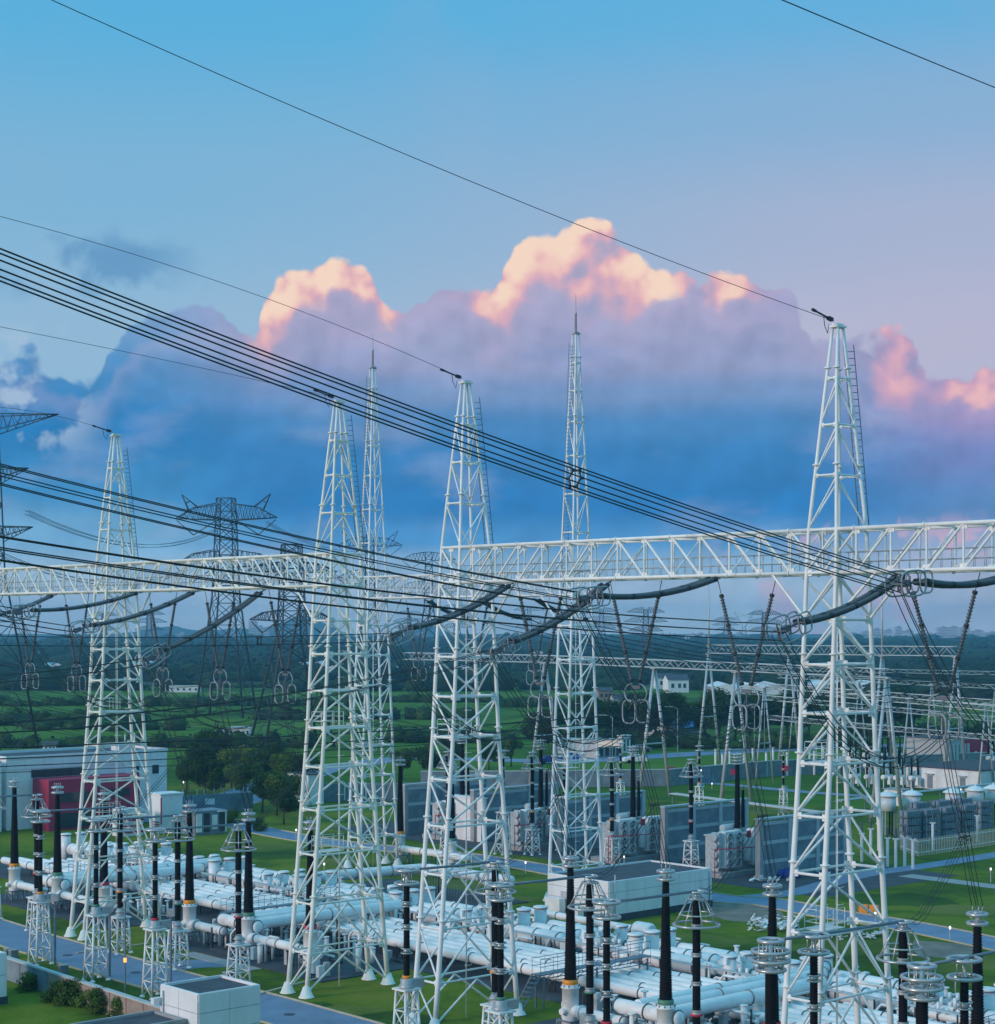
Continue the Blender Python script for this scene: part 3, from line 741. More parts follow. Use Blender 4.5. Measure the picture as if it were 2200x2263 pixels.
def bushing(label, loc, col):
    t = thing('gas_bushing', label, 'bushing', loc, RZ, 'tapered black gas bushings')
    mb = MB().mat(gislt).lathe([(.30, .55), (.52, .8), (.52, 1.1), (.52, 2.9), (.60, 2.92), (.60, 3.02), (.52, 3.04), (.50, 3.15)], n=18)
    mb.tube((0, -.2, 1.55), (0, -.95, 1.55), .38, 14); mb.lathe([(.46, 0), (.46, .1)], (0, -.95, 1.55), 16, (0, -1, 0))
    mb.tube((-.2, 0, 1.55), (-.8, 0, 1.55), .2, 10)
    mb.build('enclosure', t)
    mb = MB().mat(steel)
    for sx in (-.55, .55):
        for sy in (-.6, .6): mb.bar((sx, sy, .1), (sx, sy, 1.0), .1)
        mb.bar((sx, -.6, .95), (sx, .6, .95), .1); mb.bar((sx, -.6, .2), (sx, .6, .9), .07)
    for sy in (-.6, .6): mb.bar((-.55, sy, .95), (.55, sy, .95), .1)
    mb.build('base_frame', t)
    mb = MB().mat(gisfl)
    for k in range(10): mb.box((.56 * math.cos(k * .628), .56 * math.sin(k * .628), 3.07), (.05, .05, .14))
    mb.box((.45, .4, 2.2), (.2, .18, .35)); mb.build('bolt_ring', t)
    MB().mat(PH[col]).lathe([(.46, 3.15), (.48, 3.17), (.47, 3.42), (.44, 3.44)], n=18).build('phase_band', t)
    MB().mat(black).lathe(shed_profile(3.44, 10.35, .36, .175, .15, .05), n=16).build('insulator', t)
    for z in (10.4, 10.85): MB().mat(alum).torus((0, 0, z), .46, .10, n=24, m=8).build('grading_ring', t)
    mb = MB().mat(alum).lathe([(.18, 10.3), (.18, 10.5), (.12, 10.5), (.12, 10.9), (.3, 10.92), (.3, 10.98)], n=12)
    for k in range(4):
        c, s_ = math.cos(k * 1.57 + .78), math.sin(k * 1.57 + .78)
        mb.tube((.15 * c, .15 * s_, 10.45), (.46 * c, .46 * s_, 10.4), .03, 4); mb.tube((.22 * c, .22 * s_, 10.95), (.26 * c, .26 * s_, 11.25), .03, 5); mb.tube((.3 * c, .3 * s_, 10.4), (.3 * c, .3 * s_, 10.85), .025, 4)
    mb.build('terminal', t)
    return t
def big_ring_column(label, loc):
    t = thing('voltage_transformer', label, 'voltage transformer', loc, RZ, 'columns with stacked big rings')
    support(t, 2.6, .62, .5, 3)
    MB().mat(galv).box((0, 0, 3.0), (1.0, 1.0, .7)).build('base_tank', t)
    for z0, z1 in ((3.35, 5.6), (5.7, 7.9), (8.0, 10.1)): MB().mat(black).lathe(shed_profile(z0, z1, .24, .235), n=14).build('insulator', t)
    for z in (10.15, 10.55, 10.95): MB().mat(alum).torus((0, 0, z), .80 if z > 10.2 else .62, .085, n=30, m=8).build('grading_ring', t)
    MB().mat(alum).torus((0, 0, 11.4), .52, .095, n=26, m=8).build('grading_ring', t)
    mb = MB().mat(alum).lathe([(.3, 10.05), (.3, 10.2), (.1, 10.25), (.1, 11.4)], n=10)
    for k in range(6):
        c, s_ = math.cos(k * math.pi / 3), math.sin(k * math.pi / 3)
        mb.tube((.5 * c, .5 * s_, 10.15), (.52 * c, .52 * s_, 11.4), .03, 5); mb.tube((.1 * c, .1 * s_, 10.55), (.8 * c, .8 * s_, 10.55), .022, 4); mb.tube((.8 * c, .8 * s_, 10.55), (.8 * c, .8 * s_, 10.95), .022, 4)
    mb.build('terminal', t)
    return t
BAY = {0: 'cut by the left edge', 1: 'under the left beam', 2: 'under the long beam', 3: 'by the rightmost tower'}
ROWS = [(0, 94.0, 'orange'), (0, 86.0, 'green'), (0, 78.0, 'red'), (1, 64.7, 'orange'), (1, 56.5, 'green'), (1, 48.6, 'red'),
        (2, 21.75, 'orange'), (2, 13.85, 'green'), (2, 5.95, 'red'), (3, -7.0, 'orange'), (3, -14.8, 'green')]
first = {}
def place(kind, fn, label, loc, col):
    k = (kind, col)
    if k in first: return dup(first[k], loc, RZ, label)
    first[k] = fn(label, loc, col); return first[k]
for bay, a, col in ROWS:
    if bay > 0: place('C', column_insulator, f'{col}-banded black column under two stacked rings, {BAY[bay]}', Y(-10.9, a), col)
    if not (bay == 0 and a > 90) and not (bay == 3 and a < -10):
        place('A', arrester, f'{col}-banded black arrester in a conical cage, {BAY[bay]}', Y(-4.2, a), col)
    if not (bay == 3 and a < -10):
        place('B', bushing, f'tapered black bushing with a {col} foot band, {BAY[bay]}', Y(2.0, a), col)
VT = big_ring_column('black column with four stacked grey rings just left of the rightmost tower', Y(-13.9, -7.0))
dup(VT, Y(-13.9, -14.8), RZ, 'black column with four stacked grey rings near the right edge')
# second row of bushings in front of the rear gantry
for a, col, w in ((90.3, 'orange', 'behind the cream tower by the grey fire walls'), (82.0, 'green', 'of the rear row behind the tall rear mast')):
    dup(first[('B', col)], Y(44, a), RZ, f'tapered black {col}-footed bushing {w}')

# tubular bars joining the column tops
def tube_bar(label, a, b0, b1, z0=11.3, z1=11.18):
    MB().mat(wire).mat(steel).path([Y(b0, a, z0), Y((b0 + b1) / 2, a, (z0 + z1) / 2 - .03), Y(b1, a, z1)], .075, 8).build('busbar_tube', label=label, cat='busbar', group='tubular bars between column tops', origin=Y(b0, a, z0))
for bay, a, col in ROWS:
    b0 = -10.9 if bay < 3 else -13.9
    if not (bay == 0 and a > 90) and not (bay == 3 and a < -10):
        tube_bar(f'grey tube leading to the {col}-banded arrester {BAY[bay]}', a, b0, -4.2, 11.3 if bay < 3 else 11.4)
    elif bay == 3: tube_bar('grey tube leaving the right edge from the ringed columns', a, b0, -2.5, 11.4, 11.3)

# ------------------------------------------------------------------ strings, conductors, jumpers
def px_dir(P, d, px):
    k = (px - CX) / F; return (k * P.y - P.x) / (d.x - k * d.y)
def sagged(p, q, sag, n=14):
    return [p.lerp(q, i / n) - Vector((0, 0, 4 * sag * (i / n) * (1 - i / n))) for i in range(n + 1)]
def offset_path(pts, u, v):
    out = []
    for i, p in enumerate(pts):
        d = pts[min(i + 1, len(pts) - 1)] - pts[max(i - 1, 0)]; s_ = Vector((-d.y, d.x, 0))
        s_ = s_.normalized() if s_.length > 1e-4 else AV; w = d.normalized().cross(s_)
        if w.z > 0: w = -w
        out.append(p + s_ * u - w * v)
    return out
QUAD = [(-.22, -.22), (.22, -.22), (.22, .22), (-.22, .22)]
HEX = [(.42 * math.cos(k * math.pi / 3 - .03), .42 * math.sin(k * math.pi / 3 - .03)) for k in range(6)]
def bundle(label, pts, offs, r, group, spacers=(), name='conductor_bundle', cat='conductors'):
    t = thing(name, label, cat, pts[0], 0, group)
    loc = [p - pts[0] for p in pts]
    for (u, v) in offs: MB().mat(wire).path(offset_path(loc, u, v), r, 6).build('sub_conductor', t)
    for k in spacers:
        mb = MB().mat(joint); ps = [offset_path(loc, u, v)[k] for u, v in offs]; c = sum(ps, Vector()) / len(ps)
        ring = [c + (p - c) * .75 for p in ps]
        mb.path(ring + [ring[0]], .035, 5)
        for p, q in zip(ps, ring): mb.tube(p, q, .05, 5)
        mb.build('spacer', t)
    return t
def racetrack(c, u, v, lu, lv, n=24):
    out = []
    for i in range(n):
        a = 2 * math.pi * i / n; cu, su = math.cos(a), math.sin(a)
        out.append(c + u * (lu * math.copysign(abs(cu) ** .6, cu)) + v * (lv * math.copysign(abs(su) ** .6, su)))
    return out
def ribbed(mb, pts, r, d, per):
    # insulator discs strung on a curve
    seg = [(b2 - a2).length for a2, b2 in zip(pts, pts[1:])]; tot = sum(seg); n = max(6, int(tot / per)); fine = []; rad = []
    def at(s_):
        for a2, b2, l in zip(pts, pts[1:], seg):
            if s_ <= l: return a2.lerp(b2, s_ / l)
            s_ -= l
        return pts[-1]
    for i in range(n):
        fine += [at(tot * i / n), at(tot * (i + .45) / n), at(tot * (i + .75) / n)]; rad += [r, r + d, r]
    fine.append(pts[-1]); rad.append(r)
    mb.path(fine, rad, 9); return tot
def strain_string(label, P, Q, group='strain insulator strings of the front gantries', sag=.35, twin=.24, mat=porc, rings=True):
    t = thing('strain_string', label, 'insulator string', P, 0, group)
    q = Q - P; d = q.normalized(); side = Vector((-d.y, d.x, 0)).normalized(); up = side.cross(d)
    if up.z < 0: up = -up
    e = d * 1.7
    for s_ in (-1, 1):
        pts = [p + side * twin * s_ for p in sagged(d * .7, q - e, sag, 10)]
        mb = MB().mat(mat); ribbed(mb, pts, .085, .075, .17); o = mb.build('insulator_string', t)
        for k in (0, 2.5, 5, 7.5, 10):
            i = min(9, int(k)); p = pts[i].lerp(pts[i + 1], k - i); strut('coupling', o, p - d * .12, p + d * .12, .15, joint, 8)
    strut('anchor_link', t, (0, 0, 0), d * .72, .05, hwm, 6); mb = MB().mat(hwm)
    mb.bar(d * .7 - side * .3, d * .7 + side * .3, .10, .05); mb.build('string_yoke', t); mb = MB().mat(hwm); c = q - d * 1.6; mb.bar(c - side * .34, c + side * .34, .12, .06)
    mb.bar(c, q, .1, .1); mb.bar(q - side * .4, q + side * .4, .14, .06); mb.bar(q - up * .35, q + up * .35, .14, .06)
    mb.build('yoke_plate', t)
    if rings:
        for s_ in (-1, 1):
            MB().mat(ringm).path(racetrack(q - d * .55 + side * .42 * s_, d, up, .88, .54), .042, 7, closed=True).build('corona_ring', t)
            MB().mat(ringm).path(racetrack(q - d * 1.55 + side * .36 * s_, d, up, .46, .48), .038, 7, closed=True).build('corona_ring', t)
        mb = MB().mat(hwm)
        for k in (-.9, -.2): mb.tube(q + d * k - side * .42, q + d * k + side * .42, .03, 5); mb.tube(q + d * k - up * .3, q + d * k + up * .3, .03, 5)
        mb.box(q - d * .45, (.5, .25, .3), d); mb.build('ring_bracket', t)
    return t
NB = -BV
HW = {}
def front_string(key, bx, bxa, hpx, label):
    # bxa: beam position along the gantry; hpx: hardware pixel
    P = Y(-1.3, bxa, 27.65); t = px_dir(P, NB, hpx[0]); Q = P + NB * t; Q.z = H - (hpx[1] - HY) / F * Q.y
    strain_string(label, P, Q); HW[key] = Q; return Q
def a_of(px, b):
    k = (px - CX) / F; p = Y(b, 0); return (k * p.y - p.x) / (AV.x - k * AV.y)
front_string('c', 0, a_of(1135, -1.3), (862, 1408), 'twin strain string falling left from the long beam in front of its left tower')
front_string('a', 0, a_of(1352, -1.3), (1085, 1446), 'steepest twin strain string falling from the middle of the long beam')
front_string('b', 0, a_of(1592, -1.3), (1275, 1325), 'long flat sagging strain string under the long beam, ending level with it')
front_string('e', 0, a_of(2005, -1.3), (1720, 1397), 'twin strain string crossing in front of the rightmost tower')
front_string('d', 0, -11.9, (1985, 1291), 'strain string with big rings at the right edge just under the beam')
front_string('l', 0, a_of(588, -1.3), (318, 1462), 'strain string falling steeply from the right part of the left beam')
front_string('m', 0, a_of(439, -1.3), (160, 1396), 'strain string from the middle of the left beam, passing the cream left tower')
front_string('n', 0, a_of(314, -1.3), (30, 1356), 'flat strain string from the left beam just right of the cream left tower')
front_string('o', 0, a_of(127, -1.3), (-110, 1380), 'strain string leaving the left edge from the left beam')
def span(key, label, marks, offs, r, far=62, spacers=(), group='incoming conductor bundles'):
    # a span leaving the hardware square to the gantry; marks are photo pixels that the span's middle passes
    P = HW[key]; ts = [0.0]; zs = [P.z]
    for x, y in marks:
        t = px_dir(P, NB, x); q = P + NB * t; ts.append(t); zs.append(H - (y - HY) / F * q.y)
    n = len(ts)
    def z_at(t):
        s_ = 0
        for i in range(n):
            w = zs[i]
            for j in range(n):
                if j != i: w *= (t - ts[j]) / (ts[i] - ts[j])
            s_ += w
        return s_
    tf = max(ts) * 1.12
    pts = [Vector((P.x + NB.x * t, P.y + NB.y * t, z_at(t))) for t in [tf * i / 24 for i in range(25)]]
    return bundle(label, pts, offs, r, group, spacers)
span('d', 'uppermost bundle of six dark conductors sloping across the whole sky', [(1103, 998), (0, 585)], HEX, .026, spacers=(10,))
span('b', 'bundle of six conductors from mid-left edge down to the ringed string under the beam', [(740, 1222), (0, 1048)], HEX, .026)
span('e', 'bundle of six conductors below the second bundle, ending by the rightmost tower', [(740, 1316), (0, 1212)], HEX, .026)
span('c', 'four nearly level conductors leaving the left edge at the far treeline', [(420, 1418), (0, 1416)], QUAD, .022, spacers=(8,))
span('a', 'four conductors dropping gently left from the steepest string', [(690, 1534), (0, 1608)], QUAD, .022)
span('m', 'upper conductors reaching the left edge beside the cream left tower', [(80, 1384), (0, 1370)], HEX, .026)
span('n', 'short bundle leaving the left edge at the flat left string', [(10, 1352), (-30, 1345)], HEX, .026)
span('l', 'conductors sagging to the left edge below the steep left string', [(150, 1486), (0, 1500)], QUAD, .022)
# earth wires from the tower peaks
for a, marks, lab in ((a_T3, [(1100, 425), (115, 0)], 'thin earth wire from the rightmost tower peak to the top left of the sky'), (a_T2, [(500, 628), (0, 478)], 'thin earth wire from the middle tower peak to the left edge'),
                      (a_T1, [(560, 838), (0, 722)], 'faint earth wire from the cream middle tower peak to the left edge'), (a_T0, [(120, 918), (0, 900)], 'short earth wire from the cream left tower peak to the left edge')):
    P = Y(-.3, a, 40.75); HW['w'] = P
    t = span('w', lab, marks, [(0, 0)], .016, group='earth wires from the gantry peaks')
    d = Vector((NB.x, NB.y, .22)).normalized()
    mb = MB().mat(joint); mb.path([d * .2, d * .9, d * 1.6], .05, 6); mb.box(d * .35, (.35, .2, .18), d); mb.box(d * 1.7, (.3, .12, .12), d)
    mb.path([d * .9, d * .8 + Vector((0, 0, -.5)), d * .55 + Vector((0, 0, -.8)), d * .45 + Vector((0, 0, -.3))], .02, 4); mb.build('dead_end_clamp', t)
P1, P2 = AT(2260, 205, 60), AT(1700, -34, 46)
P1, P2 = P1 + (P1 - P2) * .9, P2 + (P2 - P1) * 1.6
bundle('thin earth wire cutting the top right corner of the sky', sagged(P1, P2, .25), [(0, 0)], .016, 'earth wires from the gantry peaks')

# V-shaped jumper strings hanging under the beams
def v_string(label, b, a, z0=27.65, m=porc):
    t = thing('jumper_string', label, 'insulator string', Y(b, a, z0), RZ, 'V-shaped jumper strings under the beams')
    for s_ in (-1, 1):
        p, q = Vector((0, 2.05 * s_, 0)), Vector((0, .28 * s_, -5.9))
        mb = MB().mat(m); pts = [p.lerp(q, .16), p.lerp(q, .5), p.lerp(q, .97)]; ribbed(mb, pts, .07, .07, .17); o = mb.build('insulator_string', t)
        for k in (.16, .43, .70, .97): strut('coupling', o, p.lerp(q, k - .012), p.lerp(q, k + .012), .13, joint, 8)
        strut('hanger_link', t, p, p.lerp(q, .16), .025, hwm)
        arcp = [Vector((0, s_ * (.28 + .6 * math.sin(k * .5)), -5.9 - .55 + .55 * math.cos(k * .5))) for k in range(7)]
        MB().mat(ringm).path(arcp, .04, 6).build('arcing_horn', t)
        MB().mat(ringm).path(racetrack(Vector((.56 * s_, 0, -7.5)), Vector((0, 1, 0)), Vector((0, 0, 1)), .50, .66), .045, 7, closed=True).build('corona_ring', t)
    mb = MB().mat(hwm); mb.box((0, 0, -6.1), (.05, .7, .2)); mb.tube((0, 0, -6.2), (0, 0, -7.9), .04, 6); mb.tube((-.48, 0, -7.0), (.48, 0, -7.0), .03, 5); mb.tube((-.48, 0, -7.85), (.48, 0, -7.85), .03, 5)
    for s_ in (-1, 1): mb.tube((0, 0, -6.5), (.3 * s_, .25, -7.4), .03, 5); mb.tube((0, 0, -6.5), (.3 * s_, -.25, -7.4), .03, 5)
    mb.build('yoke_plate', t)
    return t
VROW = [(87.2, 'nearest the left edge'), (79.0, 'just left of the cream left tower'), (65.4, 'right of the cream left tower'), (57.3, 'in the middle of the cream left beam'), (48.9, 'left of the cream middle tower'),
        (22.3, 'right of the long beam\'s left tower'), (14.35, 'in the middle of the long beam'), (6.1, 'left of the rightmost tower'), (-6.4, 'right of the rightmost tower'), (-14.4, 'at the right edge')]
v0 = None; VY = {}
for a, w in VROW:
    lab = f'V-shaped hanging insulators with two oval rings {w}'
    if v0 is None: v0 = v_string(lab, 0, a)
    else: dup(v0, Y(0, a, 27.65), RZ, lab)
    VY[a] = Y(0, a, 19.8)
for a, w in ((66, 'nearest the tall rear mast'), (74.5, 'in the middle of the rear beam'), (83, 'behind the cream middle tower')):
    dup(v0, Y(40.5, a, 27.65), RZ, f'small-looking V-shaped hanging insulators under the rear beam {w}')
# jumpers from the strain hardware down to the V strings, droppers from there to the bushings
JP = [('c', 22.3, 21.75, 'left of the long beam\'s middle'), ('a', 14.35, 13.85, 'under the middle of the long beam'), ('b', 6.1, 5.95, 'from the flat sagging string'), ('e', -6.4, -7.0, 'looping past the rightmost tower'), ('d', -14.4, -14.8, 'at the right edge'),
      ('l', 48.9, 48.6, 'left of the cream middle tower'), ('m', 57.3, 56.5, 'under the middle of the left beam'), ('n', 65.4, 64.7, 'by the cream left tower')]
for k, va, row, w in JP:
    p, q = HW[k], VY[va]
    pts = sagged(p, q, 2.7 + (p.z - q.z) * .12, 16)
    bundle(f'four-wire slack jumper {w}', pts, QUAD, .022, 'slack jumpers below the beams', spacers=(8,))
    top = Y(2.0, row, 11.2)
    c = q.lerp(top, .62) + Vector((0, 0, .25))
    pts = [q, q.lerp(c, .5) + NB * .12, c, c.lerp(top, .5) + NB * .05, top]
    bundle(f'four-wire dropper down to the bushing {w}', pts, [(-.16, -.2), (.16, -.2), (.16, .2), (-.16, .2)], .020, 'droppers to the bushings', spacers=(2,))
    ar = Y(-4.2, row, 11.2)
    pts = arc([(0, 0, 0), (1, 0, 0)], 1)
    ctr = [c, c.lerp(ar, .35) - Vector((0, 0, .65)), c.lerp(ar, .7) - Vector((0, 0, 1.0)), ar + BV * .9 + Vector((0, 0, -.15)), ar + BV * .35 + Vector((0, 0, -.02))]
    bundle(f'four slack wires linking dropper and arrester {w}', ctr, [(-.16, -.12), (.16, -.12), (.16, .12), (-.16, .12)], .016, 'slack links to the arresters')
# strings and lines on the far side of the rear gantry
for a, w in ((67.5, 'right'), (75.5, 'middle'), (83.5, 'left')):
    P = Y(41.7, a, 27.6); Q = P + BV * 8.5; Q.z = 25.2
    strain_string(f'far-side strain string of the rear beam, {w} one of three', P, Q, 'strain strings of the rear gantry', rings=False)
    bundle(f'line running away behind the rear beam, {w} one of three', sagged(Q, Q + BV * 150 + Vector((0, 0, -6)), 4.5), QUAD, .022, 'lines behind the rear gantry')
# low heavy lines crossing the middle of the picture
LOW = [((0, 1652), (1100, 1600), (2200, 1488)), ((0, 1677), (1100, 1617), (2200, 1507)), ((0, 1694), (1100, 1634), (2200, 1520)), ((0, 1708), (1100, 1650), (2200, 1534))]
for i, ps in enumerate(LOW):
    z0 = 17.6 - .5 * i; p0 = G(*ps[0], z0); pts3 = []
    for (x, y) in ps:
        t = px_dir(p0, BV, x); q = p0 + BV * t; pts3.append((t, H - (y - HY) / F * q.y))
    (t0, a0), (t1, a1), (t2, a2) = pts3
    path = []
    for k in range(31):
        t = -8 + (t2 * 1.08 + 8) * k / 30
        z = a0 * (t - t1) * (t - t2) / ((t0 - t1) * (t0 - t2)) + a1 * (t - t0) * (t - t2) / ((t1 - t0) * (t1 - t2)) + a2 * (t - t0) * (t - t1) / ((t2 - t0) * (t2 - t1))
        q = p0 + BV * t; path.append(Vector((q.x, q.y, z)))
    bundle(f'thick low cable crossing the picture, {ORD[i]} from the top', path, [(0, 0)], .05 - .008 * i, 'thick low cables crossing the yard')

# ------------------------------------------------------------------ gas-insulated switchgear
def duct(label, p, q, r, group, seg=5.4, m=gislt, legs=True, caps=(True, True), off=0.0, name='gas_duct'):
    p, q = Vector(p), Vector(q); t = thing(name, label, 'gas duct', p, 0, group)
    d = q - p; ln = d.length; d.normalize(); n = max(1, round(ln / seg)); s_ = Vector((-d.y, d.x, 0))
    cuts = [0] + [min(ln, max(.2, (k + off) * ln / n)) for k in range(1, n)] + [ln]
    for a, b in zip(cuts, cuts[1:]): strut('duct_section', t, d * (a + .03), d * (b - .03), r, m, 14)
    for i, c in enumerate(cuts):
        if (i == 0 and not caps[0]) or (i == n and not caps[1]): continue
        strut('flange', t, d * (c - .035), d * (c + .035), r * 1.13, gisfl, 14)
    if legs and p.z > .5:
        mb = MB().mat(drkst); zt = -p.z + .1
        for c in cuts[:-1]:
            x = d * (c + ln / n * .5)
            if c + ln / n * .5 > ln: continue
            for sg in (-1, 1): mb.tube(x + s_ * (r * .7 * sg) + Vector((0, 0, zt)), x + s_ * (r * .7 * sg) + Vector((0, 0, -r * .6)), .05, 5)
            mb.bar(x - s_ * r + Vector((0, 0, -r * .9)), x + s_ * r + Vector((0, 0, -r * .9)), .1)
        mb.build('support_frame', t)['kind'] = 'stuff'
    for end, flag, sg in ((0, caps[0], -1), (ln, caps[1], 1)):
        if flag: MB().mat(gislt).lathe([(r, 0), (r * .92, r * .28), (r * .55, r * .5), (.02, r * .56)], d * end, 14, d * sg).build('end_dome', t)
    return t
GB = 'parallel white gas ducts along the yard'
for k in range(6):
    b = 10.0 + k * 1.12
    w = ('nearest of the six long parallel ducts', 'second of the six long parallel ducts from the front', 'third of the six long parallel ducts from the front', 'fourth of the six long parallel ducts from the front', 'fifth of the six long parallel ducts from the front', 'farthest of the six long parallel ducts')[k]
    duct('long white gas duct, ' + w, Y(b, 112 - k * 1.3, 1.25), Y(b, -32, 1.25), .37, GB, 5.6, off=.13 * k)
for bay, mid_, w in ((0, 86.0, 'at the left edge'), (1, 56.5, 'between the cream towers'), (2, 13.85, 'at bottom centre'), (3, -14.8, 'at the right edge')):
    for j, (da, r, z) in enumerate(((.5, .44, 2.35), (1.75, .38, 2.5), (2.9, .38, 2.5))):
        b1 = 17.2 + 1.75 * j
        duct(f'white duct bridging the long ducts {w}, {("nearest", "middle", "farthest")[j]} of three', Y(2.7, mid_ + da, z), Y(b1, mid_ + da, z), r, 'ducts crossing over the long ducts', 6.2, off=.1 * j, caps=(False, True))
    duct(f'thick white header duct joining the three bridging ducts {w}', Y(2.4, mid_ + 4.2, 2.35), Y(2.4, mid_ - .6, 2.35), .46, 'header ducts of the bays', 2.4)
    if bay < 3:
        duct(f'short white duct joining orange and green bushings {w}', Y(2.0, mid_ + 7.0, 1.55), Y(2.0, mid_ + 3.4, 1.55), .34, 'short ducts along the bushing row', 2.6)
        duct(f'short white duct joining green and red bushings {w}', Y(2.0, mid_ - 1.1, 1.55), Y(2.0, mid_ - 6.8, 1.55), .34, 'short ducts along the bushing row', 2.6)
        duct(f'thin cable pipe in front of the bushing row {w}', Y(3.4, mid_ + 7.5, 1.2), Y(3.4, mid_ - 7.5, 1.2), .20, 'short ducts along the bushing row', 3.4)
# breaker units: horizontal tank between upright cans
def breaker(label, loc):
    t = thing('breaker_unit', label, 'circuit breaker', loc, RZ, 'white breaker tanks with upright cans')
    ya = Vector((0, -1, 0))     # local -y runs right and nearer
    MB().mat(gislt).lathe([(.30, -.35), (.52, -.25), (.62, 0), (.62, 4.7), (.55, 4.95), (.34, 5.1)], (0, 0, 1.75), 20, ya).build('tank', t)
    for y in (.02, 2.3, 4.7): MB().mat(gisfl).lathe([(.66, -.05), (.66, .05)], (0, -y, 1.75), 20, ya).build('flange', t)
    for y, r, h in ((-1.15, .5, 3.25), (7.6, .44, 2.9)):
        o = MB().mat(gislt).lathe([(r, .3), (r, h - .1)], (0, -y, 0), 18).build('upright_can', t)
        MB().mat(gislt).lathe([(r * 1.16, h - .1), (r * 1.16, h), (r * .9, h + .04)], (0, -y, 0), 18).build('lid', o)
        MB().mat(gisfl).lathe([(r * 1.18, h - .16), (r * 1.18, h - .11)], (0, -y, 0), 18).build('lid_seam', o)
    MB().mat(gislt).lathe([(.3, 5.1), (.3, 5.35), (.46, 5.38), (.46, 6.1), (.38, 6.15), (.38, 6.5), (.28, 6.55), (.28, 7.3)], (0, 0, 1.75), 16, ya).build('current_transformer', t)
    MB().mat(gislt).lathe([(.3, -.9), (.3, -.3)], (0, 0, 1.75), 14, ya).build('connector', t)
    mb = MB().mat(gislt).box((-.62, -5.75, 1.5), (.3, .6, .7)); mb.build('control_box', t)
    mb = MB().mat(gislt).box((-.5, -7.7, 2.6), (.28, .3, .45)); mb.build('control_box', t)
    MB().mat(gislt).lathe([(.14, 2.3), (.14, 2.42)], (0, -2.0, 0), 10).build('relief_disc', t)
    mb = MB().mat(steel)
    for y in (.6, 4.1):
        for x in (-.45, .45): mb.bar((x, -y, .1), (x, -y, 1.3), .12)
        mb.bar((-.5, -y, 1.22), (.5, -y, 1.22), .14)
    for y in (-1.15, 7.6): mb.bar((-.4, -y, .25), (.4, -y, .25), .5, .3)
    mb.build('support_frame', t)['kind'] = 'stuff'
    strut('outgoing_duct', t, (0, -8.0, 1.5), (0, -12.4, 1.5), .27, gislt, 14)
    for y in (8.1, 10.2, 12.3): strut('flange', t, (0, -y + .05, 1.5), (0, -y - .05, 1.5), .34, gisfl, 14)
    mb = MB().mat(gislt)
    rnd = random.Random(3)
    for k in range(7):
        y = 8.6 + k * .55; x = rnd.uniform(-.25, .25)
        mb.tube((x, -y, 1.7), (x, -y, 1.95 + rnd.random() * .5), .12, 7); mb.box((x + .3, -y, 1.2), (.3, .3, .35))
    mb.build('valve_fittings', t)['kind'] = 'stuff'
    return t
UNITS = [(112, 'leftmost trio'), (98, 'second trio from the left'), (84, 'trio left of the cream left tower'), (70.5, 'trio right of the cream left tower'), (57, 'trio behind the cream middle tower'), (43.5, 'trio behind the middle towers'), (30, 'trio in front of the white control building'), (16, 'trio behind the rightmost tower'), (2.5, 'trio at the right edge')]
br = None
for a, w in UNITS:
    for j in range(3):
        lab = f'white breaker tank between cans, {("nearest", "middle", "farthest")[j]} in the {w}'
        loc = Y(17.6 + 1.75 * j, a, 0)
        if br is None: br = breaker(lab, loc)
        else: dup(br, loc, RZ, lab)
# small fittings standing between the ducts: drive boxes, cable trays, short pipes
def fittings(label, b0, b1, a0, a1, n, seed):
    t = thing('duct_fittings', label, 'pipe fittings', Y(b0, a0, 0), RZ, 'small fittings among the ducts'); rnd = random.Random(seed); mb = MB()
    for k in range(n):
        x = rnd.uniform(0, b1 - b0); y = rnd.uniform(0, a1 - a0); h = rnd.uniform(.8, 2.3); q = rnd.random()
        if q < .35: mb.mat(gislt).tube((x, y, .1), (x, y, h), rnd.uniform(.09, .2), 8); mb.lathe([(.24, 0), (.24, .08)], (x, y, h), 8)
        elif q < .6: mb.mat(gislt if rnd.random() < .6 else polem).box((x, y, h * .5), (rnd.uniform(.3, .6), rnd.uniform(.3, .5), h * .8))
        elif q < .85: mb.mat(gislt).path([(x, y, .1), (x, y, h * .7), (x + .15, y - .3, h * .9), (x + .2, y - rnd.uniform(1, 2.2), h * .9)], .09, 7)
        else: mb.mat(drkst).bar((x, y, .2), (x, y - rnd.uniform(1, 3), .2), .3, .2); mb.bar((x, y, .1), (x, y, h), .1)
    mb.build('fittings', t)['kind'] = 'stuff'
for (b0, b1, a0, a1, n, sd, w) in ((16.0, 17.0, 60, 110, 90, 1, 'behind the long ducts at left'), (16.0, 17.0, -12, 58, 120, 2, 'behind the long ducts at bottom centre'), (21.8, 24, 40, 112, 130, 3, 'at the back edge of the left switchgear'), (21.8, 24, -12, 40, 90, 4, 'at the back edge of the right switchgear'), (5.0, 9.2, 48, 66, 60, 5, 'below the cream middle tower'), (5.0, 9.2, 6, 24, 60, 6, 'around the bottom centre bushings'), (5.0, 9.2, 76, 96, 60, 7, 'around the left edge bushings'), (1.0, 4.5, 46, 67, 40, 8, 'under the bushing row between the cream towers'), (1.0, 4.5, 4, 24, 40, 9, 'under the bushing row at bottom centre')):
    fittings('cluster of small pipes and drive boxes ' + w, b0, b1, a0, a1, n, sd)
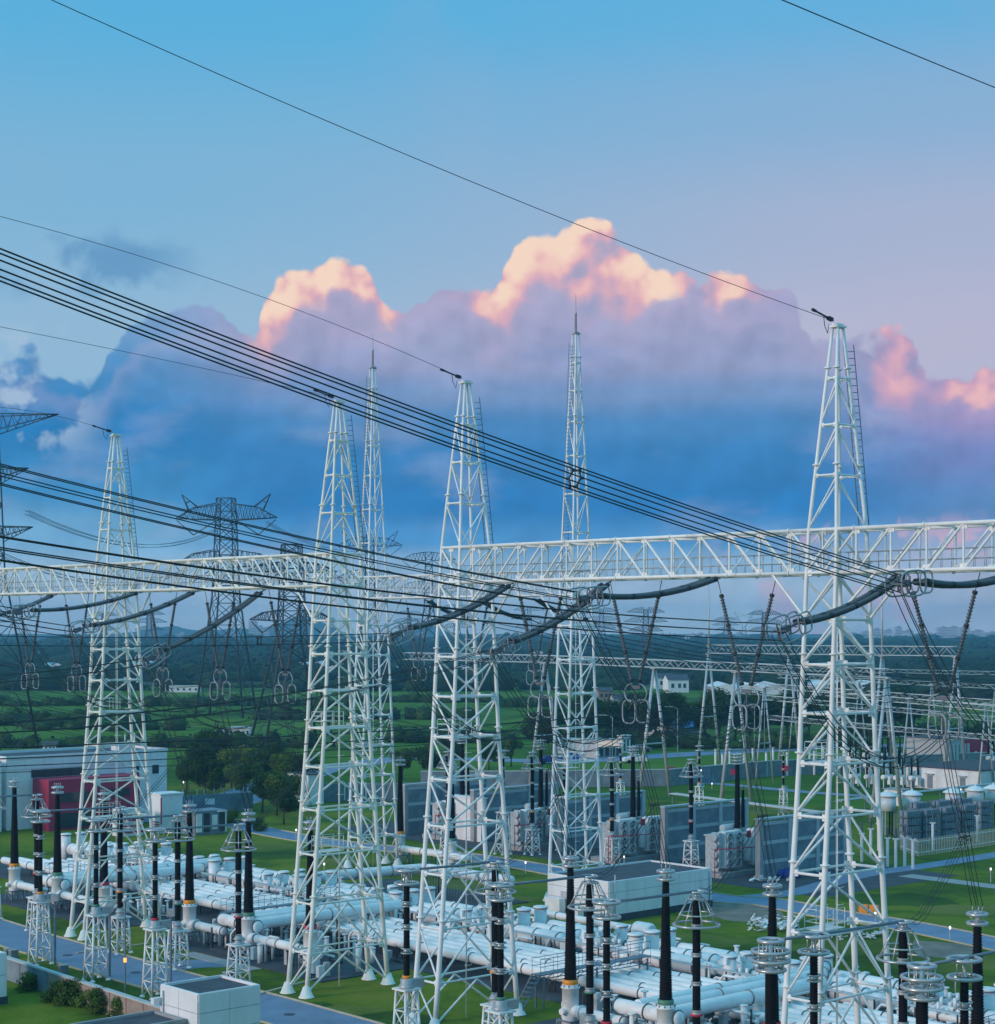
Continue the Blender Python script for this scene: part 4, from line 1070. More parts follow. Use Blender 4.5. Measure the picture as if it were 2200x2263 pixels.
for k, (b, a0, a1, w) in enumerate(((16.75, 108, 60, 'left part'), (16.75, 58, -20, 'right part'))):
    t = thing('cable_tray', f'thin grey cable tray running behind the long ducts, {w}', 'cable tray', Y(b, a0, 0), RZ, 'cable trays')
    MB().mat(polem).box((0, (a1 - a0) / 2, 2.05), (.35, abs(a1 - a0), .08)).build('tray', t)
    mb = MB().mat(drkst)
    for q_ in range(int(abs(a1 - a0) / 3)): mb.bar((0, -q_ * 3, .1), (0, -q_ * 3, 2.0), .08)
    mb.build('post', t)['kind'] = 'stuff'
# rear duct run with its upright cans
duct('large white duct slanting back from the switchgear to the rear bushing', Y(22.5, 75.5, 2.2), Y(33.4, 73.4, 2.2), .48, 'rear white ducts', 4.2)
duct('large white duct running right from the rear corner', Y(33.4, 73.0, 2.2), Y(33.8, 62, 2.2), .48, 'rear white ducts', 4.2)
duct('white duct from the orange-banded rear bushing along the rear road', Y(43.6, 89.8, 1.7), Y(43.6, 79, 1.7), .36, 'rear white ducts', 4)
duct('white duct ending in a fat round drum in front of the control building', Y(26.0, 52, 1.6), Y(26.0, 39.4, 1.6), .3, 'rear white ducts', 4)
MB().mat(gislt).lathe([(.3, 0), (.62, .25), (.66, .35), (.66, 1.7), (.5, 1.95)], Y(26, 39.3, 1.6), 18, -AV).build('end_drum', label='fat white drum at the end of a duct beside the control building', cat='drum')
mbx = MB().mat(steel)
for k in range(26): mbx.bar(Y(33, 72.4 - k * .4, .1), Y(33, 72.4 - k * .4, 1.6), .07)
mbx.build('duct_rack', label='dark rack of close-set struts under the rear white duct', cat='rack')['kind'] = 'stuff'
# catwalks over the long ducts
def catwalk(label, a, b0, b1, z=2.35):
    t = thing('catwalk', label, 'catwalk', Y(b0, a, 0), RZ, 'steel catwalks over the ducts'); ln = b1 - b0
    MB().mat(steel).box((ln / 2, 0, z), (ln, .8, .07)).build('deck', t)
    for s_ in (-.4, .4):
        mb = MB().mat(steel)
        mb.tube((0, s_, z + .55), (ln, s_, z + .55), .022, 5); mb.tube((0, s_, z + 1.05), (ln, s_, z + 1.05), .025, 5); mb.tube((0, s_, z - .45), (ln, s_, z - .45), .035, 5)
        n = int(ln / 1.1)
        for k in range(n + 1): mb.tube((ln * k / n, s_, z - .45), (ln * k / n, s_, z + 1.05), .022, 4)
        for k in range(n): mb.tube((ln * k / n, s_, z - .45), (ln * (k + 1) / n, s_, z), .022, 4)
        mb.build('railing', t)
    mb = MB().mat(steel)
    for x in (.3, ln / 2, ln - .3):
        for s_ in (-.38, .38): mb.bar((x, s_, .1), (x, s_, z - .1), .1)
    mb.build('post', t)['kind'] = 'stuff'
    mb = MB().mat(steel)
    for s_ in (-.38, .38): mb.bar((0, s_, z), (-1.7, s_, .15), .12, .06)
    for k in range(8): mb.box((-.2 - k * .2, 0, z - .2 - k * .27), (.24, .76, .04))
    mb.build('stair', t)
    return t
catwalk('blue-grey steel catwalk crossing the long ducts by the cream middle tower', 63.2, 4.2, 15.0)
catwalk('blue-grey steel catwalk with railings at bottom centre beside the orange-banded bushing', 28.2, 5.2, 15.6)
catwalk('blue-grey steel catwalk crossing the ducts near the left edge', 92.0, 4.2, 15.0)
catwalk('blue-grey steel catwalk in front of the rightmost breaker trio', -1.5, 5.2, 15.6)

# ------------------------------------------------------------------ buildings of the yard
def clad(t, p, u, lu, z0, z1, nu, nz, nrm, m=wallw, name='cladding_panel', gap=.03, th=.05):
    # separate panels standing proud of a wall
    p, u, nrm = Vector(p), Vector(u).normalized(), Vector(nrm).normalized(); pm = None; w, h = lu / nu, (z1 - z0) / nz
    me = MB().mat(m).box((0, 0, 0), (w - gap, th, h - gap)).mesh(name)
    for i in range(nu):
        for j in range(nz):
            o = bpy.data.objects.new(name, me); COL.objects.link(o); o.parent = t
            c = p + u * (w * (i + .5)) + nrm * (th / 2 + .004); o.location = (c.x, c.y, z0 + h * (j + .5))
            o.rotation_euler = (0, 0, math.atan2(u.y, u.x))
def flat_roof_house(name, label, cat, b0, a1, lb, la, h, nb, na, nz, base=.35, m=wallw, group=None, trim=None):
    # corner nearest the camera is (b0, a1 - la); local x along B, y along A
    t = thing(name, label, cat, Y(b0, a1 - la, 0), RZ, group)
    w = .13
    MB().mat(concd).box((lb / 2, la / 2, base / 2), (lb + .16, la + .16, base)).build('plinth', t)
    MB().mat(concd).box((lb / 2, la / 2, base + (h - .45 - base) / 2), (lb, la, h - .45 - base)).build('core', t)
    MB().mat(roofm).box((lb / 2, la / 2, h - .30), (lb - 2 * w, la - 2 * w, .32)).build('roof', t)
    mb = MB().mat(m)
    for c, s_ in (((lb / 2, w / 2), (lb, w)), ((lb / 2, la - w / 2), (lb, w)), ((w / 2, la / 2), (w, la - 2 * w)), ((lb - w / 2, la / 2), (w, la - 2 * w))):
        mb.box((c[0], c[1], h - .22), (s_[0], s_[1], .46))
    mb.build('parapet', t)
    clad(t, (0, 0, 0), (1, 0, 0), lb, base, h - .02, nb, nz, (0, -1, 0), m)
    clad(t, (0, 0, 0), (0, 1, 0), la, base, h - .02, na, nz, (-1, 0, 0), m)
    clad(t, (lb, 0, 0), (0, 1, 0), la, base, h - .02, na, nz, (1, 0, 0), m)
    clad(t, (0, la, 0), (1, 0, 0), lb, base, h - .02, nb, nz, (0, 1, 0), m)
    if trim:
        mb = MB().mat(trim); mb.box((lb / 2, la / 2, h + .035), (lb + .2, la + .2, .06)).build('roof_trim', t)
    return t
ch = flat_roof_house('control_building', 'long white flat-roofed building with grey plinth behind the black bushings', 'building', 33.5, 49.4 + 7.4, 13.0, 7.4, 3.45, 6, 3, 3, .6)
mb = MB().mat(polem).tube((.6, -.15, .2), (.6, -.15, 4.0), .06, 6); mb.tube((12.6, -.15, .2), (12.6, -.15, 4.2), .06, 6); mb.build('downpipe', ch)
MB().mat(polem).box((-.2, 5.0, 1.6), (.06, 1.2, 1.0)).build('louvre', ch)
MB().mat(gislt).box((-.9, 5.6, .9), (.7, 1.8, 1.4)).build('outdoor_unit', ch)
MB().mat(gislt).box((-1.0, 2.8, .7), (.7, .9, 1.0)).build('outdoor_unit', ch)
cn = G(438.7, 2197.5, 4.6); bq, aq = toY(cn)
hut = flat_roof_house('panelled_hut', 'white panelled cube with a dark sunken roof at bottom left', 'building', bq, aq + 3.9, 4.1, 3.9, 4.6, 2, 2, 4, .3)
MB().mat(polem).tube((-.12, 3.5, .2), (-.12, 3.5, 4.3), .05, 6).build('downpipe', hut)
MB().mat(gislt).box((-.35, 3.85, 3.7), (.5, .35, .35)).build('outdoor_unit', hut)
MB().mat(glass).box((-.06, .9, 1.6), (.06, 1.0, 1.1)).build('window', hut)
an = thing('low_annex', 'low grey flat-roofed annex against the white panelled cube', 'annex', Y(bq - 5.6, aq + 1.0, 0), RZ)
MB().mat(bricks).box((2.7, 1.6, 1.45), (5.4, 3.2, 2.9)).build('wall', an)
MB().mat(roofm).box((2.7, 1.6, 2.93), (5.0, 2.8, .05)).build('roof', an)
mb = MB().mat(conc)
for c, s_ in (((2.7, .08), (5.5, .2)), ((2.7, 3.12), (5.5, .2)), ((.08, 1.6), (.2, 2.8)), ((5.3, 1.6), (.2, 2.8))): mb.box((c[0], c[1], 3.0), (s_[0], s_[1], .22))
mb.build('parapet', an)
lc = G(14.0, 2105, 3.4); b9, a9 = toY(lc)
le = flat_roof_house('white_shed', 'corner of a white panelled shed cut by the left edge', 'building', b9 - 6.2, a9 + 5, 6.2, 5, 3.4, 2, 2, 2, .5)
# perimeter wall of coarse rendered bays with posts
wt = thing('yard_wall', 'long low rendered wall with a pale coping at bottom left', 'wall', G(20, 2160, .0), 0)
p0, p1 = G(-40, 2145, 0), G(360, 2283, 0); dd = (p1 - p0); n = 12
for k in range(n):
    a, b = p0 + dd * (k / n) - wt.location, p0 + dd * ((k + .965) / n) - wt.location
    MB().mat(bricks if k > 4 else block).bar(a + Vector((0, 0, .75)), b + Vector((0, 0, .75)), .24, 1.5).build('wall_bay', wt)
MB().mat(bandm).bar(p0 - wt.location + Vector((0, 0, 1.56)), p1 - wt.location + Vector((0, 0, 1.56)), .36, .12).build('coping', wt)
# red and white building
rw = thing('red_white_building', 'white block with a crimson lower front and dark windows behind the left tower', 'building', Y(50, 128, 0), RZ)
def px_in(t, px, py, z): 
    v = G(px, py, z) - t.location; return v.dot(BV), v.dot(AV)
ref = Vector(rw.location)
q0 = toY(G(108, 1838)); q1 = (q0[0] + 12.6, q0[1])
rw.location = Y(q0[0], q0[1], 0)
MB().mat(redm).box((6.3, 2.0, 3.1), (12.6, 4.0, 6.2)).build('red_wall', rw)
for x in (1.0, 8.6): pass
for x, z, w, h in ((3.6, 4.0, 4.2, 1.2), (9.6, 4.2, 3.0, 1.0), (3.8, 1.2, 5.0, 1.8), (9.8, 1.1, 3.0, 1.9)):
    o = MB().mat(redm).box((x, -.04, z), (w + .2, .1, h + .2)).build('window_frame', rw); MB().mat(glass).box((x, -.10, z), (w, .06, h)).build('pane', o)
MB().mat(wallw).box((7.9, 9.2, 4.3), (22.5, 9.9, 8.6)).build('white_wall', rw)
clad(rw, (-3.35, 4.22, 0), (1, 0, 0), 22.5, 7.35, 8.55, 9, 1, (0, -1, 0))
clad(rw, (-3.37, 4.25, 0), (0, 1, 0), 9.8, 0.2, 8.55, 4, 5, (-1, 0, 0))
clad(rw, (12.8, 4.22, 0), (1, 0, 0), 6.3, .3, 7.3, 2, 4, (0, -1, 0))
for x in (.2, 2.0, 3.8, 5.6): MB().mat(glass).box((x + .6, 4.18, 6.75), (1.76, .12, .95)).build('window', rw)
MB().mat(roofm).box((7.9, 9.2, 8.65), (21.9, 9.3, .08)).build('roof', rw)
mb = MB().mat(wallw)
for c, s_ in (((7.9, 4.3), (22.7, .3)), ((7.9, 14.1), (22.7, .3)), ((-3.3, 9.2), (.3, 9.4)), ((19.1, 9.2), (.3, 9.4))): mb.box((c[0], c[1], 8.82), (s_[0], s_[1], .36))
mb.build('parapet', rw)
MB().mat(wallw).box((15.5, 9, 9.0), (2.4, 2, .8)).build('roof_hatch', rw)
for x in (15.2, 16.6): strut('roof_pipe', rw, (x, 8, 9.0), (x, 8, 10.9), .09, wallw)
for x, z in ((14.5, 6.4), (17.4, 6.4)):
    MB().mat(glass).box((x, 4.12, z), (.9, .1, 1.1)).build('window', rw)
lb_ = thing('left_office', 'dark-windowed white block cut by the left edge beside the red building', 'building', Y(q0[0] - 16.0, q0[1] + 3.5, 0), RZ)
MB().mat(wallw).box((5.8, 6, 4.3), (11.6, 12, 8.6)).build('wall', lb_)
MB().mat(roofm).box((5.8, 6, 8.63), (11.0, 11.4, .06)).build('roof', lb_)
for k in range(4):
    o = MB().mat(farb).box((1.6 + k * 2.8, -.03, 4.9), (2.6, .1, 2.9)).build('window_frame', lb_); MB().mat(glass).box((1.6 + k * 2.8, -.09, 4.9), (2.3, .05, 2.6)).build('pane', o)
    MB().mat(redm).box((1.6 + k * 2.8, -.12, 6.5), (.9, .05, .45)).build('blind', lb_)
# small modules and containers in the middle left
def px_box(name, label, cat, px0, px1, py, h, depth, m, along=BV):
    p, q = G(px0, py), None
    k = px_dir(p, along, px1); t = thing(name, label, cat, p, math.atan2(along.y, along.x))
    MB().mat(m).box((k / 2, depth / 2, h / 2), (k, depth, h)).build('body', t)
    return t, k
mo, k = px_box('office_module', 'low dark module with white and black framed bays beyond the arresters', 'module', 432, 500, 1848, 2.9, 3.0, steel)
for i, m_ in enumerate((wallw, glass, wallw, glass)):
    MB().mat(m_).box((k * (.12 + .25 * i), -.05, 1.5), (k * .17, .1, 2.2 if i != 2 else 1.7)).build('bay_panel', mo)
mb = MB().mat(wallw); mb.box((k * .86, -.08, 2.75), (k * .3, .12, .18)); mb.box((k - .1, -.08, 1.5), (.18, .12, 2.6)); mb.build('door_frame', mo)
ct, k = px_box('white_container', 'pinkish white cabin on a plinth right of the cream left tower', 'cabin', 356, 404, 1842, 4.6, 2.6, wallw)
MB().mat(redm).box((.02, -.04, 2.7), (.14, .1, 3.2)).build('corner_strip', ct)
MB().mat(wallw).box((k / 2, 1.3, 4.68), (k + .3, 2.9, .14)).build('roof', ct)
mb = MB().mat(redm)
for z in (.7, 1.0, 1.3): mb.box((-.04, 1.3, z), (.08, 2.0, .12))
mb.build('red_stripes', ct)
yb = thing('striped_cabin', 'small cabin with red and white stripes below the cream left tower', 'cabin', G(268, 1850), RZ)
MB().mat(wallw).box((1.5, 1, 1.6), (3.0, 2.0, 3.2)).build('body', yb)
mb = MB().mat(redm)
for z in (.5, 1.2, 1.9, 2.6): mb.box((1.5, -.03, z), (3.02, .08, .22))
mb.build('red_stripes', yb)

# ------------------------------------------------------------------ transformers and their fire walls
def fire_wall(label, b, a, ln, h=5.7, nb=3):
    t = thing('fire_wall', label, 'fire wall', Y(b, a, 0), RZ, 'grey fire walls between the transformers'); w = ln / nb
    for k in range(nb + 1): MB().mat(bandm if k else conc).box((w * k, 0, h / 2 + .1), (.5, .62, h + .2)).build('column', t)
    rows = 3; bh = .36; ph = (h - bh * rows) / rows
    pm = MB().mat(block).box((0, 0, 0), (w - .52, .30, ph)).mesh('wall_panel'); bm = MB().mat(bandm).box((0, 0, 0), (w - .52, .38, bh - .01)).mesh('band')
    for k in range(nb):
        for j in range(rows):
            z = j * (ph + bh)
            inst('wall_panel', pm, t, (w * (k + .5), 0, z + ph / 2)); inst('band', bm, t, (w * (k + .5), 0, z + ph + bh / 2))
    MB().mat(bandm).box((ln / 2, 0, h + .28), (ln + .6, .7, .16)).build('coping', t)
    return t
for b, a, ln, w in ((60.8, 110.2, 13, 'leftmost grey fire wall, behind the thin bushing with an orange foot'), (62.4, 99.6, 13, 'grey fire wall behind the middle white tower'), (63, 85.8, 13, 'grey fire wall behind the tall rear mast'),
                    (64.6, 71.8, 13, 'grey fire wall between the two clearest transformers'), (62.6, 57.3, 13.3, 'rightmost grey fire wall, beside the rightmost tower')):
    fire_wall(w, b, a, ln)
def transformer(label, b, a):
    t = thing('transformer', label, 'transformer', Y(b, a, 0), RZ, 'grey transformers with fan banks')
    MB().mat(conc).box((3.9, 1.5, .25), (8.6, 3.6, .5)).build('foundation', t)
    MB().mat(fanm).box((4.0, 1.9, 2.2), (6.6, 1.7, 3.4)).build('tank', t)
    MB().mat(fanm).box((4.0, 1.9, 4.0), (6.9, 1.9, .14)).build('tank_cover', t)
    for x in (.75, 2.1, 5.1, 6.4):
        o = MB().mat(gislt).box((x + .5, .55, 2.7), (1.15, .9, 3.6)).build('radiator', t)
        for k in range(4):
            c = (x + .5, .08, 1.4 + k * .86)
            f = MB().mat(polem).lathe([(.40, 0), (.40, .16), (.34, .16), (.34, .05)], c, 16, (0, -1, 0)).build('fan_shroud', t)
            mb = MB().mat(black).lathe([(.33, .02), (.33, .05)], c, 14, (0, -1, 0)); mb.mat(polem).lathe([(.11, .05), (.10, .14)], c, 8, (0, -1, 0))
            for q in range(4): mb.mat(fanm).box(Vector(c) + Vector((.2 * math.cos(q * 1.57 + .4), -.09, .2 * math.sin(q * 1.57 + .4))), (.24, .02, .10), (math.cos(q * 1.57 + .4), 0, math.sin(q * 1.57 + .4)), (0, 1, 0))
            mb.build('fan_blades', f)
    mb = MB().mat(gislt).lathe([(.35, 0), (.42, .1), (.42, 2.2), (.3, 2.4)], (4.55, .55, 1.3), 14); mb.build('oil_cylinder', t)
    MB().mat(red).box((4.2, .06, 4.05), (.6, .08, .7)).build('red_sign', t)
    MB().mat(fanm).lathe([(.3, 0), (.4, .08), (.4, 3.2), (.3, 3.3)], (2.9, 2.5, 4.5), 16, (1, 0, 0)).build('conservator', t)
    for k in range(4): MB().mat(polem).lathe([(.4, 0), (.4, .25), (.3, .27)], (-.15, .7, 1.4 + k * .86), 14, (-1, 0, 0)).build('side_fan', t)
    MB().mat(fanm).box((.1, .75, 2.7), (.4, 1.0, 3.5)).build('side_radiator', t)
    mb = MB().mat(red); mb.tube((-1.6, -.5, 3.0), (7.5, -.5, 2.7), .05, 6); mb.tube((-1.6, -.5, 3.0), (-1.6, -.5, .3), .05, 6); mb.build('fire_pipe', t)
    for x, y, h, r, z in ((4.6, 1.9, 6.9, .30, 4.05), (5.7, 2.1, 4.2, .19, 4.05)):
        o = MB().mat(black).lathe(shed_profile(z + .4, z + h, r, r * .62, .18, .06), (x, y, 0), 12).build('bushing', t)
        MB().mat(galv).lathe([(r * 1.4, z), (r * 1.4, z + .35), (r, z + .42)], (x, y, 0), 12).build('turret', t)
        if h > 5:
            mb = MB().mat(alum)
            for k in range(4): mb.torus((x, y, z + h + .05 + k * .32), .58, .07, n=20, m=6)
            for k in range(4): mb.tube((x + .5 * math.cos(k * 1.57), y + .5 * math.sin(k * 1.57), z + h), (x + .5 * math.cos(k * 1.57), y + .5 * math.sin(k * 1.57), z + h + 1.1), .03, 4)
            mb.tube((x, y, z + h - .1), (x, y, z + h + 1.2), .08, 6); mb.build('bushing_rings', t)
        else: MB().mat(galv).lathe([(.12, z + h), (.12, z + h + .35), (.25, z + h + .4), (.25, z + h + .45)], (x, y, 0), 8).build('bushing_cap', t)
    return t
tr = transformer('grey transformer with three fan columns left of the rightmost fire wall', 60.8, 60.6)
dup(tr, Y(60.8, 75.2), RZ, 'grey transformer with fan columns just behind the white control building')
dup(tr, Y(60.8, 89.6), RZ, 'grey transformer partly hidden by the tall rear mast')
dup(tr, Y(60.8, 103.2), RZ, 'grey transformer partly hidden by the middle white tower')
mbw = thing('white_board_cabin', 'pinkish white plain cabin behind the right leg of the middle white tower', 'cabin', G(1064, 1862), RZ)
MB().mat(wallw).box((.4, 3.0, 2.5), (.8, 6.0, 5.0)).build('body', mbw); MB().mat(wallw).box((.4, 3, 5.05), (1.0, 6.2, .12)).build('roof', mbw)
for (x, y), col, w in (((1528, 1917), 'red', 'beside the clearest transformer'), ((1353, 1911), 'orange', 'above the white control building, left of a transformer'), ((1177, 1889), 'orange', 'left of the tall rear mast'), ((990, 1886), 'green', 'behind the middle white tower')):
    dup(first[('A', col)], G(x, y), RZ, f'distant black arrester in a conical cage {w}')
dup(first[('C', 'red')], G(1112, 1888), RZ, 'distant ringed black column behind the right leg of the middle white tower')
dup(first[('C', 'green')], G(1248, 1880), RZ, 'distant ringed black column inside the outline of the rear mast')

# ------------------------------------------------------------------ right-hand yard
kk = thing('relay_house', 'long white relay house with pinkish end wall at the right edge', 'building', G(2167, 1752), RZ)
MB().mat(wallw).box((9, 6.6, 1.6), (18, 13.2, 3.2)).build('wall', kk)
MB().mat(roofm).box((9, 6.6, 3.28), (18.4, 13.6, .16)).build('roof', kk)
clad(kk, (-.0, 0, 0), (0, 1, 0), 13.2, .2, 3.15, 7, 3, (-1, 0, 0)); clad(kk, (0, 0, 0), (1, 0, 0), 18, .2, 3.15, 9, 3, (0, -1, 0))
for y in (3.0, 8.8): MB().mat(polem).box((-.3, y, 2.3), (.5, 1.4, .12)).build('canopy', kk)
for y in (3.0, 8.8, 11.5): MB().mat(steel).box((-.1, y, 1.1), (.12, .9, 1.9)).build('door', kk)
ks, k_ = px_box('small_white_kiosk', 'small white kiosk on the lawn right of the rightmost tower', 'kiosk', 1994, 2005, 1782, 2.2, 3.0, wallw)
MB().mat(conc).box((1, 1.5, 2.25), (2.6, 3.4, .1)).build('roof', ks)
for px, py, w in ((1962, 1845, 'leftmost'), (2016, 1842, 'second from the left'), (2108, 1836, 'third from the left'), (2156, 1830, 'fourth from the left'), (2196, 1826, 'fifth, cut by the right edge')):
    if px == 1962:
        rx = thing('drum_reactor', f'white drum with a conical cap on stilts, {w}', 'reactor', G(px, py), 0, 'capped white drums on stilts')
        MB().mat(gislt).lathe([(1.0, 2.9), (1.0, 4.6)], n=20).build('drum', rx)
        MB().mat(gislt).lathe([(1.3, 4.62), (1.28, 4.75), (.5, 5.15), (.12, 5.2), (.12, 5.4)], n=20).build('cap', rx)
        for k in range(6):
            c, s_ = math.cos(k * 1.047), math.sin(k * 1.047); strut('stilt', rx, (.8 * c, .8 * s_, 0), (.8 * c, .8 * s_, 2.9), .10, black if k % 2 else polem)
    else: dup(rx, G(px, py), 0, f'white drum with a conical cap on stilts, {w}')
cb = None
for i, (px, py) in enumerate(((2010, 1872), (2052, 1868), (2095, 1862), (2138, 1856), (2030, 1850), (2080, 1845), (2126, 1840), (2172, 1846))):
    lab = f'blue-grey capacitor rack in the fenced compound, {ORD[i % 4]} from the left in the {"front" if i < 4 else "back"} row'
    if cb is None:
        cb = thing('capacitor_rack', lab, 'capacitor rack', G(px, py), RZ, 'capacitor racks in the compound')
        for lv in range(4):
            mb = MB().mat(steel); z = .9 + lv * .85
            mb.box((0, 0, z), (2.6, 1.3, .08)); mb.build('shelf', cb)
            mb = MB().mat(capm)
            for k in range(6):
                for s_ in (-1, 1): mb.box((-1.05 + k * .42, .33 * s_, z + .36), (.26, .5, .58)); mb.tube((-1.05 + k * .42, .33 * s_, z + .64), (-1.05 + k * .42, .33 * s_, z + .8), .04, 4)
            mb.build('capacitor_cans', cb)['kind'] = 'stuff'
        for x in (-1.25, 1.25):
            for y in (-.6, .6): strut('upright', cb, (x, y, 0), (x, y, 4.3), .06, steel)
    else: dup(cb, G(px, py), RZ, lab)
fw = thing('palisade_fence', 'white palisade fence round the capacitor compound', 'fence', G(2030, 1893), 0)
fp = [G(1990, 1878), G(2030, 1893), G(2120, 1880), G(2270, 1856)]
slat = MB().mat(polem).box((0, 0, .95), (.085, .04, 1.9)).mesh('fence_slat')
for a, b in zip(fp, fp[1:]):
    n = int((b - a).length / .3); ang = math.atan2((b - a).y, (b - a).x)
    for k in range(n): inst('fence_slat', slat, fw, a.lerp(b, k / n) - fw.location, ang)
    for z in (.4, 1.6): strut('fence_rail', fw, a - fw.location + Vector((0, 0, z)), b - fw.location + Vector((0, 0, z)), .04, wallw, 6)
po = None
for i, (px, py) in enumerate(((1962, 1916), (1980, 1918), (2000, 1915), (2018, 1920), (1905, 1905), (1925, 1893), (1942, 1880), (2062, 1878), (2160, 1860))):
    lab = f'white post with an insulator head by the drums, {ORD[i]} counted' if False else 'white post carrying a short insulator near the capacitor compound'
    if po is None:
        po = thing('post_insulator_stand', lab, 'insulator stand', G(px, py), 0, 'white insulator posts by the capacitor compound')
        strut('post', po, (0, 0, 0), (0, 0, 3.0), .16, wallw); MB().mat(porc).lathe(shed_profile(3.0, 4.2, .10, .10), n=8).build('insulator', po); MB().mat(wallw).box((0, 0, 3.0), (.6, .3, .12)).build('bracket', po)
    else: dup(po, G(px, py), 0)
# raised pipe rack across the right lawn
def pipe_rack(label, p, q, n=4, z=1.5, step=6):
    t = thing('pipe_rack', label, 'pipe rack', p, 0, 'raised pipe racks on the lawns'); d = q - p; s_ = Vector((-d.y, d.x, 0)).normalized()
    for k in range(n): strut('pipe', t, s_ * (k * .38) + Vector((0, 0, z)), d + s_ * (k * .38) + Vector((0, 0, z)), .11, polem, 8)
    for k in range(int(d.length / step) + 1):
        c = d * (k * step / d.length); strut('post', t, c + s_ * .55, c + s_ * .55 + Vector((0, 0, z - .15)), .10, steel, 6); strut('crossarm', t, c - s_ * .1 + Vector((0, 0, z - .16)), c + s_ * 1.3 + Vector((0, 0, z - .16)), .06, steel, 6)
pipe_rack('rack of four pale pipes on short posts left of the rightmost tower', G(1480, 1778), G(1850, 1828))
pipe_rack('rack of pipes crossing the right lawn below the relay house', G(1860, 1800), G(2260, 1752), 3, 1.8)
# debris and small things on the lawns
def scrap(label, px0, px1, py0, py1, n, seed, m=wallw, h=.5):
    rnd = random.Random(seed); mb = MB()
    for k in range(n):
        u = rnd.random(); p = G(px0 + (px1 - px0) * u, py0 + (py1 - py0) * rnd.random()); w = rnd.uniform(.2, .65)
        d = Vector((rnd.uniform(-1, 1), rnd.uniform(-1, 1), rnd.uniform(-.5, .5)))
        mb.mat((m, polem, fanm, m, m)[rnd.randrange(5)]).box(p + Vector((0, 0, .1 + rnd.random() * h)), (w, w * rnd.uniform(.2, .7), .05), d)
    mb.build('scrap_pile', label=label, cat='scrap pile', kind='stuff')
scrap('pile of crumpled white scrap sheets on the lawn left of the rightmost tower', 1655, 1765, 2036, 2062, 150, 5)
scrap('spread of long white scrap strips under the rightmost tower', 1820, 1960, 2064, 2080, 60, 6, h=.25)
scrap('white sheets and a box at the foot of the rightmost fire wall', 1660, 1750, 1944, 1952, 40, 9, h=.3)
tb = MB().mat(bluem); rb = random.Random(2)
for k in range(14): tb.lathe([(.01, 0), (.7 * rb.random() + .3, .1), (.4, .5 + rb.random() * .3), (.02, .8 + .3 * rb.random())], G(1738 + rb.uniform(-16, 16), 1936 + rb.uniform(-5, 4)), 8)
tb.build('tarpaulin', label='dark blue tarpaulin heap at the foot of the fire wall', cat='tarpaulin', kind='stuff')
ob = thing('barrier', 'orange two-panel barrier on the lawn in front of the rightmost tower', 'barrier', G(1896, 2018), math.atan2(-.5, 1))
for k in range(2): MB().mat(orange).box((.45 + k * .95, 0, .42), (.88, .12, .8)).build('panel', ob)
mb = MB().mat(steel)
for x in (.0, .93, 1.86): mb.box((x, 0, .42), (.06, .3, .84))
mb.build('frame', ob)
# lit garden lamps
def lamp(label, px, py, h, r=.14, m=lampg, group='small lit lamps of the yard'):
    t = thing('garden_lamp', label, 'lamp', G(px, py), 0, group)
    strut('post', t, (0, 0, 0), (0, 0, h), .05, polem, 6); MB().mat(m).lathe([(.05, h - .02), (r * .6, h + .05), (r * .6, h + .14), (.05, h + .24)], n=10).build('lamp_head', t); MB().mat(steel).lathe([(r, h + .24), (.03, h + .30)], n=8).build('lamp_hat', t)
for px, py, h, lab in ((2190, 1950, 1.2, 'lit lamp on a post by the pale lawn path'), (2100, 2078, .9, 'lit bollard lamp at the road edge right of the rightmost tower'), (2124, 1765, 1.2, 'lit lamp beside the relay house'), (2089, 1815, 1.0, 'lit lamp among the white drums'),
                       (2112, 2205, 1.2, 'lit lamp among the ducts at the right edge'), (655, 1855, 1.0, 'lit bollard lamp on the lawn left of the cream middle tower'), (1162, 1930, 1.0, 'lit bollard lamp on the lawn right of the middle tower'), (1935, 2045, .9, 'lit lamp under the rightmost tower'),
                       (717, 1948, 1.6, 'bright lamp over the ducts inside the cream middle tower'), (893, 1985, 1.6, 'bright lamp over the ducts between the two middle towers'), (340, 1890, 2.0, 'bright lamp beside the cream left tower'), (1380, 1922, 1.2, 'lit lamp at the back of the white control building'),
                       (1550, 1738, 2.4, 'lit lamp by a distant arrester'), (406, 1778, 3, 'lit lamp by the grey wall under the trees'), (509, 1790, 1.5, 'lit lamp at the foot of the tree group'), (1574, 1745, .8, 'lit bollard on the far lawn')):
    lamp(lab, px, py, h)
lp = thing('signal_post', 'thin dark post with a glowing orange lamp beside the front road', 'signal post', G(277, 2203), 0)
strut('post', lp, (0, 0, 0), (0, 0, 6.4), .06, steel, 6); MB().mat(lampo).lathe([(.03, 2.3), (.10, 2.36), (.10, 2.6), (.03, 2.66)], n=10).build('orange_lamp', lp); MB().mat(polem).lathe([(.2, 6.4), (.2, 6.6), (.05, 6.7)], n=10).build('camera_dome', lp)
for px, py, w in ((122, 2130, 'beside the leftmost ringed column'), (243, 2158, 'beside the second ringed column'), (378, 2171, 'beside the third ringed column')):
    t = thing('service_pole', f'slim grey service pole {w}', 'pole', G(px, py), 0, 'slim poles beside the front columns')
    strut('pole', t, (0, 0, 0), (0, 0, 4.9), .09, steel, 8); MB().mat(galv).box((.0, 0, 4.9), (.5, .5, .5)).build('terminal_box', t); strut('arm', t, (0, 0, 4.7), (-1.3, -.5, 4.8), .05, galv, 6)
